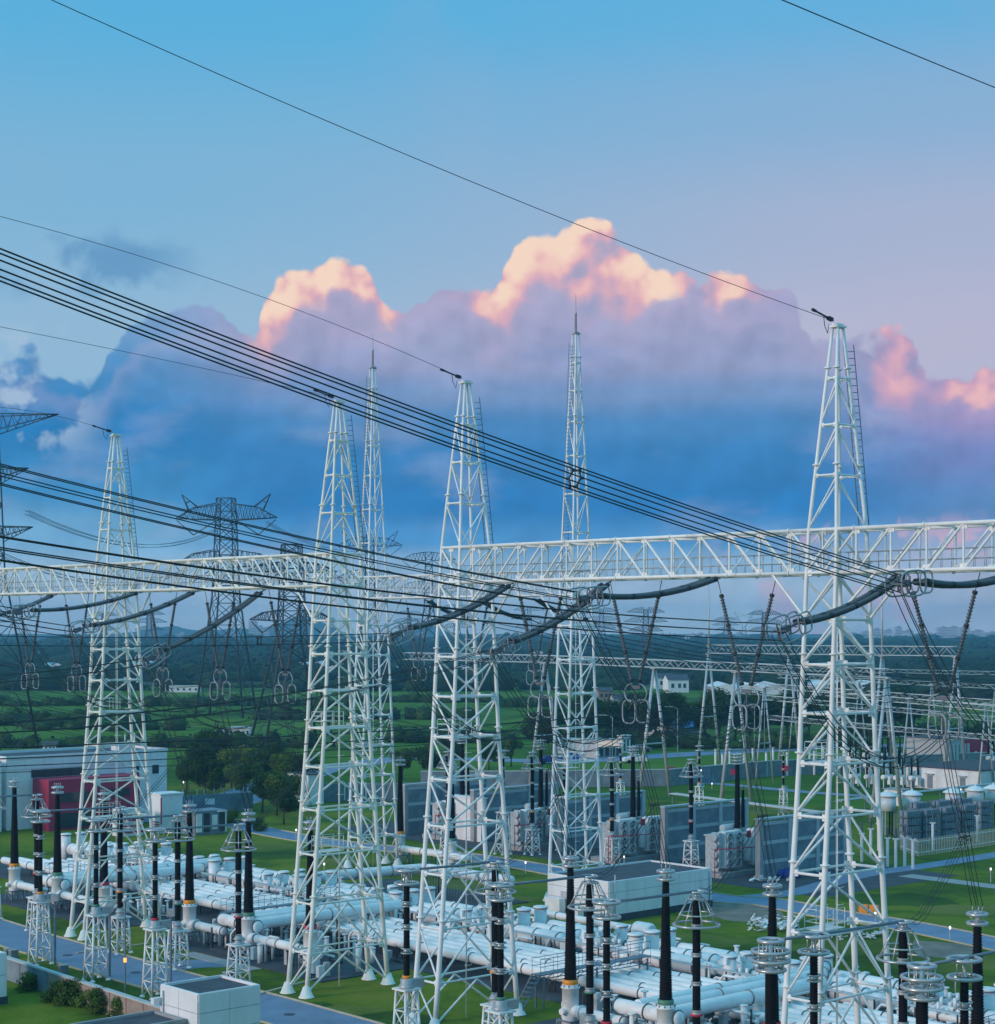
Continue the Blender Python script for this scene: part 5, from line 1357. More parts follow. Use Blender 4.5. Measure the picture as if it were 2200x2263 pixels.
for px, py in ((20, 2115), (30, 2118), (505, 2168), (140, 2152)):
    t = thing('utility_box', 'small dark utility box on the front lawn strip', 'utility box', G(px, py), RZ, 'small utility boxes on the front lawn')
    MB().mat(steel).box((0, 0, .3), (.6, .45, .6)).build('cabinet', t); MB().mat(conc).box((0, 0, .63), (.7, .55, .06)).build('lid', t)
for (p, q, w) in (((120, 2122), (70, 2128), 'by the leftmost ringed column'), ((330, 2085), (170, 2106), 'below the cream left tower'), ((700, 2163), (570, 2197), 'by the panelled cube'), ((585, 1945), (760, 1918), 'on the rear lawn')):
    MB().mat(kerbm).bar(G(*p, .06), G(*q, .06), .22, .10).build('cable_trench_cover', kind='structure')

# ------------------------------------------------------------------ mid-ground: 220 kV A-frame gantries, boundary wall, street furniture
def a_frame(label, loc, h, spread, rod=0.0, rz=RZ, m=polem, group='white A-frame columns of the lower gantries', r=.26):
    t = thing('a_frame_column', label, 'gantry column', loc, rz, group)
    for s_ in (-1, 1):
        MB().mat(m).path([(spread * s_, 0, 0), (.15 * s_, 0, h)], [r, r * .8], 9).build('leg', t)
    strut('tie', t, (-spread * .55, 0, h * .42), (spread * .55, 0, h * .42), .12, m)
    MB().mat(m).box((0, 0, h + .1), (.9, .9, .25)).build('head_plate', t)
    if rod: MB().mat(m).path([(0, 0, h), (0, 0, h + rod * .5), (0, 0, h + rod)], [.2, .14, .04], 7).build('lightning_rod', t)
    return t
def light_beam(label, p, q, d=1.1, w=1.1, n=None, m=polem, group='slim truss beams of the lower gantries', r=.085):
    t = thing('slim_beam', label, 'gantry beam', p, 0, group); v = q - p; ln = v.length; u = v.normalized(); s_ = Vector((-u.y, u.x, 0)).normalized(); n = n or int(ln / 1.5)
    mb = MB().mat(m)
    for sy in (-.5, .5):
        for z in (0, d): strut('chord', t, s_ * (w * sy) + Vector((0, 0, z)), v + s_ * (w * sy) + Vector((0, 0, z)), r, m, 6)
        for k in range(n):
            a, b = v * (k / n) + s_ * (w * sy), v * ((k + 1) / n) + s_ * (w * sy)
            mb.tube(a + Vector((0, 0, 0 if k % 2 else d)), b + Vector((0, 0, d if k % 2 else 0)), r * .7, 4)
    for k in range(n + 1): mb.tube(v * (k / n) - s_ * w / 2 + Vector((0, 0, d)), v * (k / n) + s_ * w / 2 + Vector((0, 0, d)), r * .6, 4)
    mb.build('lattice', t)['kind'] = 'stuff'
    return t
def at_row(px, py_top, d): return AT(px, py_top, d)
# nearer row: apexes read from the photograph, depth along the gantry direction
def row(cols, dref, pxref, apex_y, spread, lab, rods=(), skew=1.0):
    out = []
    base = AT(pxref, apex_y(pxref), dref)
    for px, w in cols:
        t = px_dir(base, AV, px); c = base + AV * t; z = H - (apex_y(px) - HY) / F * c.y
        a_frame(f'white A-frame column {w}', Vector((c.x, c.y, 0)), z, spread, 13 if px in rods else 0); out.append(Vector((c.x, c.y, z + .2)))
    return out
r1 = row([(1205, 'seen between the middle tower and the rear mast'), (1447, 'standing behind the white control building'), (1627, 'left of the rightmost tower'), (1960, 'right of the rightmost tower')], 262, 1447, lambda x: 1478 + (x - 1447) * .045, 3.3, 'r1')
for a, b, w in ((0, 1, 'behind the rear mast'), (1, 2, 'left of the rightmost tower'), (2, 3, 'passing behind the rightmost tower')): light_beam(f'slim white truss beam {w}', r1[a], r1[b])
light_beam('slim white truss beam seen through the middle white tower', r1[0] + AV * 34, r1[0])
r2 = row([(1567, 'with a tall lightning rod in open sky'), (1745, 'half hidden behind the rightmost tower'), (1950, 'of the far gantry right of the rightmost tower'), (2112, 'at the right end of the far gantry')], 330, 1567, lambda x: 1446 + (x - 1567) * .012, 3.0, 'r2', rods=(1567, 1950))
for a, b, w in ((0, 1, 'left of the rightmost tower at the far treeline'), (1, 2, 'just right of the rightmost tower at the far treeline'), (2, 3, 'ending at the far right column')): light_beam(f'far slim grey truss beam {w}', r2[a], r2[b], 1.5, 1.2)
bx = 0
for k, (px, d, py) in enumerate(((1690, 285, 1520), (1840, 285, 1532), (2010, 285, 1545), (2180, 270, 1556), (1760, 350, 1500), (1900, 350, 1508), (2060, 345, 1515), (2200, 340, 1522))):
    c = AT(px, py, d)
    a_frame(('low grey A-frame in the near busbar row', 'low grey A-frame in the far busbar row')[k > 3], Vector((c.x, c.y, 0)), c.z, 2.2, 0, RZ, polem, 'low A-frames of the busbar field' if k > 3 else 'low A-frames of the near busbar rows', .15)
for k, (x0, y0, d0, x1, y1, d1) in enumerate(((1660, 1518, 290, 2230, 1560, 262), (1720, 1498, 352, 2240, 1524, 335), (1650, 1480, 400, 2240, 1492, 385), (1800, 1535, 275, 2240, 1575, 255), (1690, 1546, 300, 2240, 1598, 270), (1700, 1590, 300, 2240, 1640, 262))):
    light_beam(f'slim busbar truss of the right-hand field, {ORD[k]} listed from the far side' if False else ('near slim busbar truss over the right-hand field', 'second busbar truss over the right-hand field', 'faint busbar truss below the far gantry', 'low busbar truss crossing behind the right V string', 'long busbar truss under the right V string', 'lowest busbar truss in front of the relay yard')[k], AT(x0, y0, d0), AT(x1, y1, d1), .7, .7, 40, polem, 'busbar trusses of the right-hand field', .05)
# equipment rows of the right-hand field: small bushings and breakers
eq = None
rnd = random.Random(11)
for k in range(30):
    px = 1890 + (k % 10) * 33 + rnd.uniform(-6, 6); py = 1738 - (k // 10) * 26 + (k % 10) * 1.0
    if px > 2024 and py > 1705: py -= 52
    lab = ('small grey breaker with paired black bushings in the front row left of the relay house', 'small grey breaker with paired black bushings in the middle row behind the relay house', 'small grey breaker with paired black bushings in the back row behind the relay house')[k // 10]
    grp_ = ('front row of small breakers', 'middle row of small breakers', 'back row of small breakers')[k // 10]
    if eq is None:
        eq = thing('small_breaker', lab, 'circuit breaker', G(px, py), RZ, grp_)
        MB().mat(gislt).lathe([(.3, 0), (.4, .1), (.4, 2.4), (.3, 2.5)], (-1.25, 0, 1.6), 10, (1, 0, 0)).build('tank', eq)
        for x in (-.8, .8): MB().mat(black).lathe(shed_profile(2.0, 4.6, .16, .1, .2, .05), (x, 0, 0), 8).build('bushing', eq)
        for x in (-.9, .9): strut('leg', eq, (x, 0, 0), (x, 0, 1.4), .09, wallw, 6)
        MB().mat(gislt).box((0, -.6, 1.1), (.9, .5, 1.2)).build('control_box', eq); MB().mat(gislt).lathe([(.35, 1.9), (.35, 2.6), (.1, 2.75)], (0, 0, 0), 10).build('upright_can', eq)
    else: dup(eq, G(px, py), RZ, lab, grp_)
for k, (px, py, w) in enumerate(((1886, 1742, 'row nearest the rightmost tower'), (1900, 1716, 'second row right of the rightmost tower'), (1880, 1692, 'third row right of the rightmost tower'), (1905, 1668, 'back row right of the rightmost tower'))):
    for j in range(9):
        q_ = G(px + j * 34 + rnd.uniform(-5, 5), py - j * 1.5)
        if px + j * 34 > 2020 and py > 1700: continue
        t = thing('busbar_stand', f'thin post with a dark insulator in the {w}', 'insulator stand', q_, 0, f'thin insulator posts, {w}')
        strut('post', t, (0, 0, 0), (0, 0, 3.2), .10, polem, 6); MB().mat(black if j % 2 else porc).lathe([(.15, 3.2), (.12, 5.4 + .4 * (j % 3)), (.3, 5.45 + .4 * (j % 3)), (.3, 5.5 + .4 * (j % 3))], n=8).build('insulator', t); strut('crossarm', t, (-1.2, 0, 3.2), (1.2, 0, 3.2), .07, polem, 6)
ST_ = ('the left edge', 'the tree group', 'the cream middle tower', 'the middle white tower', 'the rear mast', 'the control building')
for k in range(18):
    j = k % 6; x0 = (-30, 420, 600, 900, 1150, 1350)[j]; y0 = 1500 + (k // 6) * 44 + j * 7; d0 = 150 + 12 * j; x1 = x0 + 900 + 60 * (k % 5); y1 = 1490 + (k * 53) % 120; sl_ = (k + j) % 2
    bundle(f'thin {("slack", "straight")[sl_]} wire over the far lawns, {("upper", "middle", "lower")[k // 6]} of three starting by {ST_[j]}', sagged(AT(x0, y0, d0), AT(min(x1, 2240), y1, d0 + 50), 1.2 + 2.6 * (1 - sl_), 14), [(0, 0), (.35, .12)] if k % 3 else [(0, 0)], .022, 'wires over the far lawns')
for k in range(7):
    y0 = 1462 + k * 17
    bundle(f'dark line fanning down from the left edge across the fields, {ORD[k]} from the top', sagged(AT(-40, y0, 130 + 4 * k), AT(560 + 70 * k, 1452 + 26 * k, 175), 1.4 + .3 * k, 14), [(0, 0), (.3, .25)], .022, 'lines fanning down over the left fields')
for k in range(8):
    x0 = 1640 + k * 70
    bundle(f'thin wire fanning over the right-hand busbar field, {ORD[k]} from the left', sagged(AT(x0, 1500 + (k % 3) * 22, 330), AT(min(2240, x0 + 420), 1490 + (k * 29) % 90, 260), 2.0, 12), [(-.2, 0), (.2, .2)], .03, 'wires over the right-hand busbar field')
# two transformers with a pale housing and red panel far right
ph = thing('transformer_house', 'pale blue-grey transformer housing with a dark red panel at the right edge', 'building', G(2090, 1700), RZ)
MB().mat(farb).box((5, 4, 2.6), (10, 8, 5.2)).build('wall', ph); MB().mat(roofm).box((5, 4, 5.25), (10.3, 8.3, .14)).build('roof', ph); MB().mat(redm).box((9.5, -.1, 3.6), (8, .2, 2.6)).build('red_panel', ph)
for k in range(6): MB().mat(fanm).box((.8 + k * 1.1, -.25, 2.4), (.7, .4, 3.6)).build('radiator', ph)
# boundary wall with white posts along the road
bw = thing('boundary_wall', 'long blue-grey boundary wall in front of the road beyond the far lawn', 'wall', G(1480, 1735), 0)
bp = [G(930, 1742), G(1180, 1741), G(1480, 1737), G(1700, 1716), G(2300, 1690)]
for a, b in zip(bp, bp[1:]):
    n = max(1, int((b - a).length / 4.5))
    for k in range(n):
        p, q = a.lerp(b, k / n) - bw.location, a.lerp(b, (k + .985) / n) - bw.location
        MB().mat(block).bar(p + Vector((0, 0, 1.25)), q + Vector((0, 0, 1.25)), .3, 2.5).build('wall_bay', bw)
    MB().mat(bandm).bar(a - bw.location + Vector((0, 0, 2.58)), b - bw.location + Vector((0, 0, 2.58)), .44, .14).build('coping', bw)
for px, py in ((1480, 1722), (1620, 1727), (1730, 1719)):
    MB().mat(redm).box(G(px, py) - bw.location + Vector((0, -2.2, 1.7)), (1.3, .06, .9)).build('notice_board', bw)
gw = thing('grey_fence', 'grey panel fence with posts and a white notice below the trees on the left', 'fence', G(380, 1800), 0)
for a, b in ((G(372, 1802), G(452, 1796)), (G(452, 1796), G(560, 1790))):
    n = 5
    for k in range(n):
        p, q = a.lerp(b, k / n) - gw.location, a.lerp(b, (k + .97) / n) - gw.location
        MB().mat(block).bar(p + Vector((0, 0, 1.2)), q + Vector((0, 0, 1.2)), .2, 2.4).build('fence_panel', gw); strut('post', gw, p, p + Vector((0, 0, 3.2)), .09, polem, 6)
MB().mat(wallw).box(G(464, 1795) - gw.location + Vector((0, -.6, 1.5)), (1.5, .06, .8)).build('notice_board', gw)
wc, k = px_box('pale_blue_hut', 'pale blue hut end behind the left leg of the cream middle tower', 'hut', 682, 716, 1780, 4.2, 5, wallw)
MB().mat(roofm).box((k / 2, 2.5, 4.26), (k + .3, 5.3, .12)).build('roof', wc)
wcw = thing('rear_wall', 'grey wall with white pipes behind the cream middle tower', 'wall', G(716, 1772), 0)
for q_ in range(7): MB().mat(block).bar(Vector((q_ * 2.6, q_ * .3, 1.3)), Vector((q_ * 2.6 + 2.54, q_ * .3 + .3, 1.3)), .3, 2.6).build('wall_bay', wcw)
for q_ in (3, 3.6, 6): strut('pipe', wcw, (q_, -.4, .3), (q_, -.4, 2.8), .08, wallw)
# street lamps by the outer road
for px, py, h, w in ((1354, 1702, 9, 'in front of the lit shop row'), (1668, 1668, 9, 'left of the rightmost tower by the outer road'), (1498, 1672, 9, 'by the blue-roofed shed'), (1690, 1666, 11, 'tallest, left of the rightmost tower'), (1790, 1560, 9, 'on the far road right of the rightmost tower')):
    t = thing('street_lamp', f'slim street lamp with a short arm {w}', 'street lamp', G(px, py), 0, 'street lamps of the outer road')
    MB().mat(polem).path([(0, 0, 0), (0, 0, h), (-.6, 0, h + .4), (-1.8, 0, h + .5)], [.11, .07, .06, .05], 6).build('pole', t); MB().mat(galv).box((-2.0, 0, h + .48), (.8, .25, .12)).build('lamp_head', t)
bol = None
for i, px in enumerate((1582, 1597, 1613, 1645, 1664, 1694, 1709, 1740, 1790, 1800, 1820)):
    py = 1714 - (px - 1582) * .04 + (7 if i % 2 else -6)
    if bol is None:
        bol = thing('support_post', 'plain white post on the far lawn in front of the boundary wall', 'post', G(px, py), 0, 'plain white posts on the far lawn')
        strut('shaft', bol, (0, 0, 0), (0, 0, 4.0), .2, wallw, 8); MB().mat(galv).box((0, 0, 4.03), (.5, .5, .06)).build('cap_plate', bol)
    else: dup(bol, G(px, py), 0)
dup(first[('C', 'green')], G(1732, 1802), RZ, 'lone short-looking black insulator on the lawn left of the rightmost tower').scale = (.75, .75, .75)
for px, py, w in ((1372, 1790, 'right of the rear mast'), (1546, 1800, 'behind an arrester left of the rightmost tower')):
    dup(first[('C', 'orange')], G(px, py), RZ, f'thin distant black insulator {w}').scale = (.8, .8, .8)
# shops, gatehouse, sheds, cars near the outer road
sh, k = px_box('shop_row', 'low building with a lit cream fascia behind the rear mast', 'building', 1322, 1374, 1676, 3.4, 6, farb)
MB().mat(M('lit_cream_fascia', (.75, .62, .52), .6, emit=(1, .72, .52, .45))).box((k / 2, -.1, 2.7), (k, .2, 1.1)).build('fascia', sh)
for q_ in range(4): MB().mat(glass).box((k * (.14 + .24 * q_), -.06, 1.1), (k * .16, .1, 1.6)).build('window', sh)
s2, k = px_box('small_shop', 'small white glass-fronted shop seen through the rear mast', 'building', 1270, 1296, 1668, 3.0, 5, farw)
MB().mat(glass).box((k / 2, -.06, 1.0), (k * .7, .1, 1.5)).build('window', s2)
gh, k = px_box('gatehouse', 'white gatehouse with dark window slots left of the blue-roofed shed', 'building', 1375, 1394, 1664, 3.3, 1.2, wallw)
for q_ in (.3, .68): MB().mat(glass).box((k * q_, -.05, 1.5), (k * .14, .1, 2.2)).build('window', gh)
MB().mat(wallw).box((k / 2, .6, 3.36), (k + .3, 1.5, .14)).build('roof', gh)
bs, k = px_box('blue_roof_shed', 'long shed with a bright blue roof among dark trees', 'shed', 1492, 1548, 1640, 3.0, 9, farb)
mb = MB().mat(bluer).poly([(-.4, -.5, 3.0), (k + .4, -.5, 3.0), (k + .4, 4.5, 4.6), (-.4, 4.5, 4.6)]); mb.poly([(-.4, 9.5, 3.0), (-.4, 4.5, 4.6), (k + .4, 4.5, 4.6), (k + .4, 9.5, 3.0)]); mb.build('roof', bs)
def car(label, px, py, m, rz, group='cars by the outer road'):
    t = thing('parked_car', label, 'car', G(px, py), rz, group)
    mb = MB().mat(m); pr = [(-2.2, .35), (-2.2, .85), (-1.9, 1.0), (-1.2, 1.05), (-.7, 1.5), (.9, 1.5), (1.5, 1.0), (2.1, .9), (2.2, .35)]
    i0 = len(mb.v)
    for s_ in (-.85, .85): mb.v += [Vector((x, s_ * (1 if z < 1.1 else .8), z)) for x, z in pr]
    n = len(pr); mb.face(tuple(i0 + i for i in range(n))); mb.face(tuple(i0 + n + i for i in range(n - 1, -1, -1)))
    for i in range(n): q = (i + 1) % n; mb.face((i0 + q, i0 + i, i0 + n + i, i0 + n + q))
    mb.build('body', t); MB().mat(glass).box((.1, 0, 1.27), (1.5, 1.52, .34)).build('windows', t)
    for x in (-1.35, 1.35):
        for y in (-.8, .8): MB().mat(black).lathe([(.33, -.1), (.33, .1)], (x, y, .33), 12, (0, 1, 0)).build('wheel', t)
for px, py, m_, w in ((1262, 1682, bluem, 'dark blue car by the lit shop front'), (1290, 1664, redm, 'crimson car behind the rear mast'), (1216, 1688, bluem, 'blue car left of the rear mast'), (1404, 1686, wallw, 'white van-like car by the gatehouse'), (1415, 1662, steel, 'grey car beside the gatehouse'), (1645, 1652, wallw, 'white car left of the rightmost tower')):
    car(w, px, py, m_, R(12))

# ------------------------------------------------------------------ far pylons
def pylon(label, px, py_base, py_top, half_leg, arms, m=pylm, flat=0.0, horns=0.0, rz=0.0, rr=1.0, group='transmission pylons', d=None, body=None, v=True):
    p = G(px, py_base) if d is None else Vector(((px - CX) / F * d, d, 0)); dd = p.y
    h = H - (py_top - HY) / F * dd
    t = thing('pylon', label, 'pylon', p, rz, group)
    bw_ = body or half_leg * .28; hw = [(0, half_leg), (h * .55, bw_ * 1.15), (h, bw_ * .8)]
    def nd(sx, sy, z): w = interp(hw, z); return Vector((sx * w, sy * w, z))
    zs = [0, h * .16, h * .30, h * .42, h * .52, h * .60, h * .67, h * .74, h * .81, h * .88, h * .94, h]
    for sx in (-1, 1):
        for sy in (-1, 1): MB().mat(m).path([nd(sx, sy, z) for z in (0, h * .55, h)], [.22 * rr, .16 * rr, .11 * rr], 6).build('leg', t)
    mb = MB().mat(m)
    for z0, z1 in zip(zs, zs[1:]):
        for (a, b) in (((-1, -1), (1, -1)), ((1, -1), (1, 1)), ((1, 1), (-1, 1)), ((-1, 1), (-1, -1))):
            mb.tube(nd(*a, z0), nd(*b, z1), .075 * rr, 4); mb.tube(nd(*b, z0), nd(*a, z1), .075 * rr, 4); mb.tube(nd(*a, z1), nd(*b, z1), .06 * rr, 4)
    mb.build('body_lattice', t)['kind'] = 'stuff'
    for (zf, L_, dep) in arms:
        z = h * zf
        for s_ in (-1, 1):
            mb = MB().mat(m); w = interp(hw, z); tip = Vector((s_ * L_, 0, z + dep * (.95 if flat else .12))); n = 7; kn = Vector((s_ * (w + (L_ - w) * .55), 0, z + dep * (.98 if flat else .78)))
            for sy in (-1, 1):
                lo, hi = Vector((s_ * w, sy * w, z)), Vector((s_ * w, sy * w, z + dep))
                kk_ = kn + Vector((0, sy * w * .45, 0)); mb.tube(lo, tip, .09 * rr, 4); mb.tube(hi, kk_, .09 * rr, 4); mb.tube(kk_, tip, .09 * rr, 4)
                for k in range(n):
                    tt = (k + .5) / n; a, b = lo.lerp(tip, k / n), (hi.lerp(kk_, tt / .55) if tt < .55 else kk_.lerp(tip, (tt - .55) / .45)); mb.tube(a, b, .05 * rr, 4); mb.tube(b, lo.lerp(tip, (k + 1) / n), .05 * rr, 4)
            o = mb.build('crossarm', t)
            if v:
                mb = MB().mat(porc); c = Vector((s_ * (L_ + w) * .55, 0, z - L_ * .28))
                mb.tube(Vector((s_ * L_ * .97, 0, z)), c, .11 * rr, 5); mb.tube(Vector((s_ * (w + .4), 0, z)), c, .11 * rr, 5); mb.build('insulator_string', t)
    if horns:
        for s_ in (-1, 1):
            mb = MB().mat(m); zt_ = h * arms[0][0] + arms[0][2] * .78; a, b = Vector((s_ * horns * .50, 0, zt_)), Vector((s_ * horns * .80, 0, zt_ + 3.6))
            for sy in (-.6, .6): mb.tube(a + Vector((0, sy, 0)), b, .09 * rr, 4); mb.tube(a + Vector((s_ * horns * .16, sy, -1.1)), b, .09 * rr, 4); mb.tube(a.lerp(b, .5) + Vector((0, sy * .5, 0)), a.lerp(b, .5) + Vector((s_ * horns * .08, sy * .5, -.6)), .07 * rr, 4)
            mb.build('earth_wire_horn', t)
    return t
pylon('tall dark pylon with raised horns left of the cream middle tower', 500, 1584, 1101, 6.6, [(.90, 14.2, 4.4), (.685, 14.4, 4.6)], horns=15.5, rz=R(-8), body=2.6, rr=1.45)
pylon('dark double-crossarm pylon just left of the cream middle tower', 645, 1648, 1203, 7.2, [(.86, 9.6, 2.2), (.62, 8.8, 2.2)], rz=R(20), body=2.2, rr=1.35)
pylon('far horned pylon behind the cream middle tower', 818, 1512, 1182, 7, [(.92, 14.5, 4.2), (.70, 14.5, 4.2)], horns=15.5, d=800, rr=1.35)
pylon('far flat-topped pylon between the cream and the white middle towers', 948, 1495, 1220, 7, [(.93, 13.5, 4.2), (.70, 15, 4)], d=900, rr=1.5)
for px, top, d, w in ((1170, 1342, 1500, 'between the middle tower and the rear mast'), (1330, 1345, 1500, 'right of the rear mast'), (1428, 1346, 1250, 'above the control building, broad-armed'), (1605, 1366, 2000, 'small and faint left of the rightmost tower'), (1690, 1352, 1400, 'broad-armed just left of the rightmost tower'), (1010, 1338, 1400, 'inside the middle white tower'), (1270, 1350, 1700, 'behind the rear mast'), (905, 1352, 1700, 'left of the middle white tower'), (330, 1352, 1500, 'right of the cream left tower'), (230, 1355, 1600, 'inside the cream left tower')):
    pylon(f'hazy distant pylon {w}', px, 0, top, 6.5, [(.93, 13, 3.6), (.74, 15, 3.8), (.56, 12, 3.6)], d=d, rr=1.9, group='hazy pylons on the horizon', v=False)
for px, d, w in ((1645, 1900, 'left of the rightmost tower, left one'), (1742, 1900, 'right up against the rightmost tower')):
    t = thing('y_pylon', f'faint Y-shaped pylon {w}', 'pylon', Vector(((px - CX) / F * d, d, 0)), 0, 'faint Y-shaped pylons')
    for s_ in (-1, 1): MB().mat(pylm).path([(s_ * 4, 0, 0), (s_ * 1.4, 0, 22), (s_ * 10, 0, 37)], [.35, .3, .22], 5).build('leg', t)
    mb = MB().mat(pylm)
    for k in range(8): mb.tube((-4 + k * .33, 0, k * 2.8), (4 - (k + 1) * .33, 0, (k + 1) * 2.8), .18, 4)
    mb.tube((-10, 0, 37), (10, 0, 31), .1, 4); mb.tube((10, 0, 37), (-10, 0, 31), .1, 4); mb.build('lattice', t)
# big near pylon at the left edge
bpx = pylon('large dark pylon cut by the left edge with a pointed arm in the sky', -40, 1712, 905, 7.4, [(.935, 13.8, 3.0), (.80, 8.4, 2.4), (.64, 9.2, 2.4)], flat=1.0, d=300, rz=R(-12), rr=.95, body=2.4, v=False)
# conductors between the far pylons
for k, (x0, y0, d0, x1, y1, d1, sg, w) in enumerate(((60, 1132, 296, 480, 1170, 488, 5, 'upper far conductors sagging from the edge pylon to the horned pylon'), (-20, 1215, 296, 420, 1255, 488, 5, 'lower far conductors sagging from the edge pylon to the horned pylon'),
        (590, 1155, 490, 880, 1200, 800, 6, 'far conductors right of the horned pylon'), (580, 1250, 490, 870, 1270, 800, 6, 'lower far conductors right of the horned pylon'), (690, 1250, 372, 1010, 1290, 900, 7, 'far conductors behind the middle towers'))):
    bundle(w, sagged(AT(x0, y0, d0), AT(x1, y1, d1), sg, 12), [(-.3, -.3), (.3, -.3), (.3, .3), (-.3, .3)], .05, 'far conductors between pylons')

# ------------------------------------------------------------------ trees
def tree_meshes(seed, h, w, n, m, leafsz=.42, lo=.38):
    rnd = random.Random(seed); tb = MB().mat(trunkm)
    tb.path([(0, 0, 0), (.1, .05, h * .25), (.0, .1, h * .5), (.1, 0, h * .78)], [.03 * h, .022 * h, .015 * h, .006 * h], 7)
    lobes = []
    for k in range(9):
        a = rnd.uniform(0, 6.28); rr = rnd.uniform(.15, .62) * w; z = h * rnd.uniform(lo, .86)
        lobes.append((Vector((rr * math.cos(a), rr * math.sin(a), z)), w * rnd.uniform(.30, .50)))
        tb.path([(0, .05, h * rnd.uniform(.2, .4)), (rr * .5 * math.cos(a), rr * .5 * math.sin(a), z * .8), lobes[-1][0]], [.011 * h, .008 * h, .003 * h], 5)
    lobes.append((Vector((0, 0, h * .82)), w * .45))
    cb_ = MB().mat(m)
    for k in range(n):
        c, r = lobes[rnd.randrange(len(lobes))]
        v = Vector((rnd.gauss(0, 1), rnd.gauss(0, 1), rnd.gauss(0, 1))).normalized()
        p = c + Vector((v.x, v.y, v.z * .8)) * (r * rnd.uniform(.55, 1.06))
        if p.z < h * lo * .42: continue
        nrm = (v + Vector((rnd.uniform(-.9, .9), rnd.uniform(-.9, .9), rnd.uniform(-.2, 1.0)))).normalized(); u = nrm.orthogonal().normalized(); q = nrm.cross(u); s_ = leafsz * rnd.uniform(.6, 1.3)
        i0 = len(cb_.v); cb_.v += [p - u * s_ * .5, p + q * s_ * .32, p + u * s_ * .5, p - q * s_ * .32]; cb_.face((i0, i0 + 1, i0 + 2, i0 + 3))
    return tb.mesh('trunk'), cb_.mesh('crown')
KINDS_ = [tree_meshes(s_, h, w, n, m_) for s_, h, w, n, m_ in ((1, 9.0, 4.6, 5200, leafd), (2, 8.0, 4.2, 4600, leafd), (3, 7.2, 3.8, 4200, leafy), (4, 8.4, 4.0, 4600, leaf))]
SHRUB = tree_meshes(9, 2.2, 1.9, 2600, leaf, .22, .12)
def tree(label, loc, k, s_, group, name='tree', cat='tree', rz=0):
    t = thing(name, label, cat, loc, rz, group)
    tr_, cr_ = KINDS_[k] if k >= 0 else SHRUB
    if k < 0: s_ *= .62
    inst('trunk', tr_, t); inst('crown', cr_, t); t.scale = (s_, s_, s_); return t
TG = 'trees of the group between the two cream towers'
for i, (px, py, k, s_, w) in enumerate(((412, 1752, 1, .9, 'dark tree nearest the white and red building'), (440, 1738, 0, 1.0, 'dark rounded tree on the left of the group'), (478, 1722, 0, 1.22, 'tallest dark rounded tree of the group'), (512, 1742, 2, 1.15, 'yellow-green tree in the middle of the group'), (540, 1726, 2, 1.05, 'second yellow-green tree at the back of the group'), (560, 1750, 1, 1.0, 'dark tree in front of the yellow-green ones'),
        (600, 1738, 0, 1.0, 'dark tree at the back right of the group'), (632, 1752, 3, 1.0, 'mid-green tree at the right of the group'), (648, 1790, 2, .92, 'bright-topped tree near the cream middle tower'), (612, 1802, 3, .95, 'round green tree at the front right of the group'), (580, 1796, 1, .9, 'dark tree behind the grey fence'), (628, 1822, 1, .8, 'dark low tree on the lawn edge'), (678, 1770, 0, 1.0, 'dark tree behind the left leg of the cream middle tower'), (496, 1770, 1, 1.0, 'dark tree just above the grey fence'), (452, 1772, 0, .95, 'dark tree behind the white notice'), (540, 1778, 3, .95, 'green tree above the end of the grey fence'),
        (945, 1724, 1, .95, 'single dark tree behind the left leg of the middle white tower'), (890, 1722, 3, .8, 'smaller tree just left of the middle white tower'), (1000, 1700, 0, .85, 'dark tree inside the middle white tower'), (1080, 1702, 1, .9, 'dark tree right of the middle white tower'), (1130, 1694, 3, .8, 'green tree behind a distant arrester cage'))):
    tree(w, G(px, py), k, s_ * .76, TG, rz=i * 1.3)
for i, (px, py, k, s_, w) in enumerate(((1180, 1668, 1, 1, 'left of the rear mast'), (1225, 1664, 0, 1, 'inside the rear mast on its left'), (1300, 1652, 0, 1.2, 'above the lit fascia'), (1345, 1646, 1, 1.2, 'right of the lit fascia'), (1420, 1650, 0, 1.25, 'beside the gatehouse'), (1450, 1645, 1, 1.2, 'left of the blue-roofed shed'), (1475, 1640, 0, 1.2, 'touching the blue-roofed shed'), (1560, 1642, 1, 1.2, 'just right of the blue-roofed shed'), (1590, 1645, 0, 1.3, 'second right of the blue-roofed shed'), (1625, 1640, 1, 1.25, 'behind the A-frame left of the rightmost tower'), (1660, 1642, 0, 1.2, 'behind the street lamp near the rightmost tower'), (1700, 1640, 1, 1.25, 'against the left leg of the rightmost tower'), (1740, 1640, 0, 1.2, 'third left of the rightmost tower'), (1790, 1636, 1, 1.2, 'inside the rightmost tower'), (1850, 1634, 0, 1.3, 'right part of the rightmost tower'), (1910, 1632, 1, 1.2, 'just right of the rightmost tower'), (1970, 1630, 0, 1.2, 'behind the busbar field'), (2020, 1630, 1, 1.2, 'behind the transformer housing'))):
    tree(f'dark roadside tree {w}', G(px, py), k, s_, 'dark roadside trees along the outer road', rz=i * 2.1)
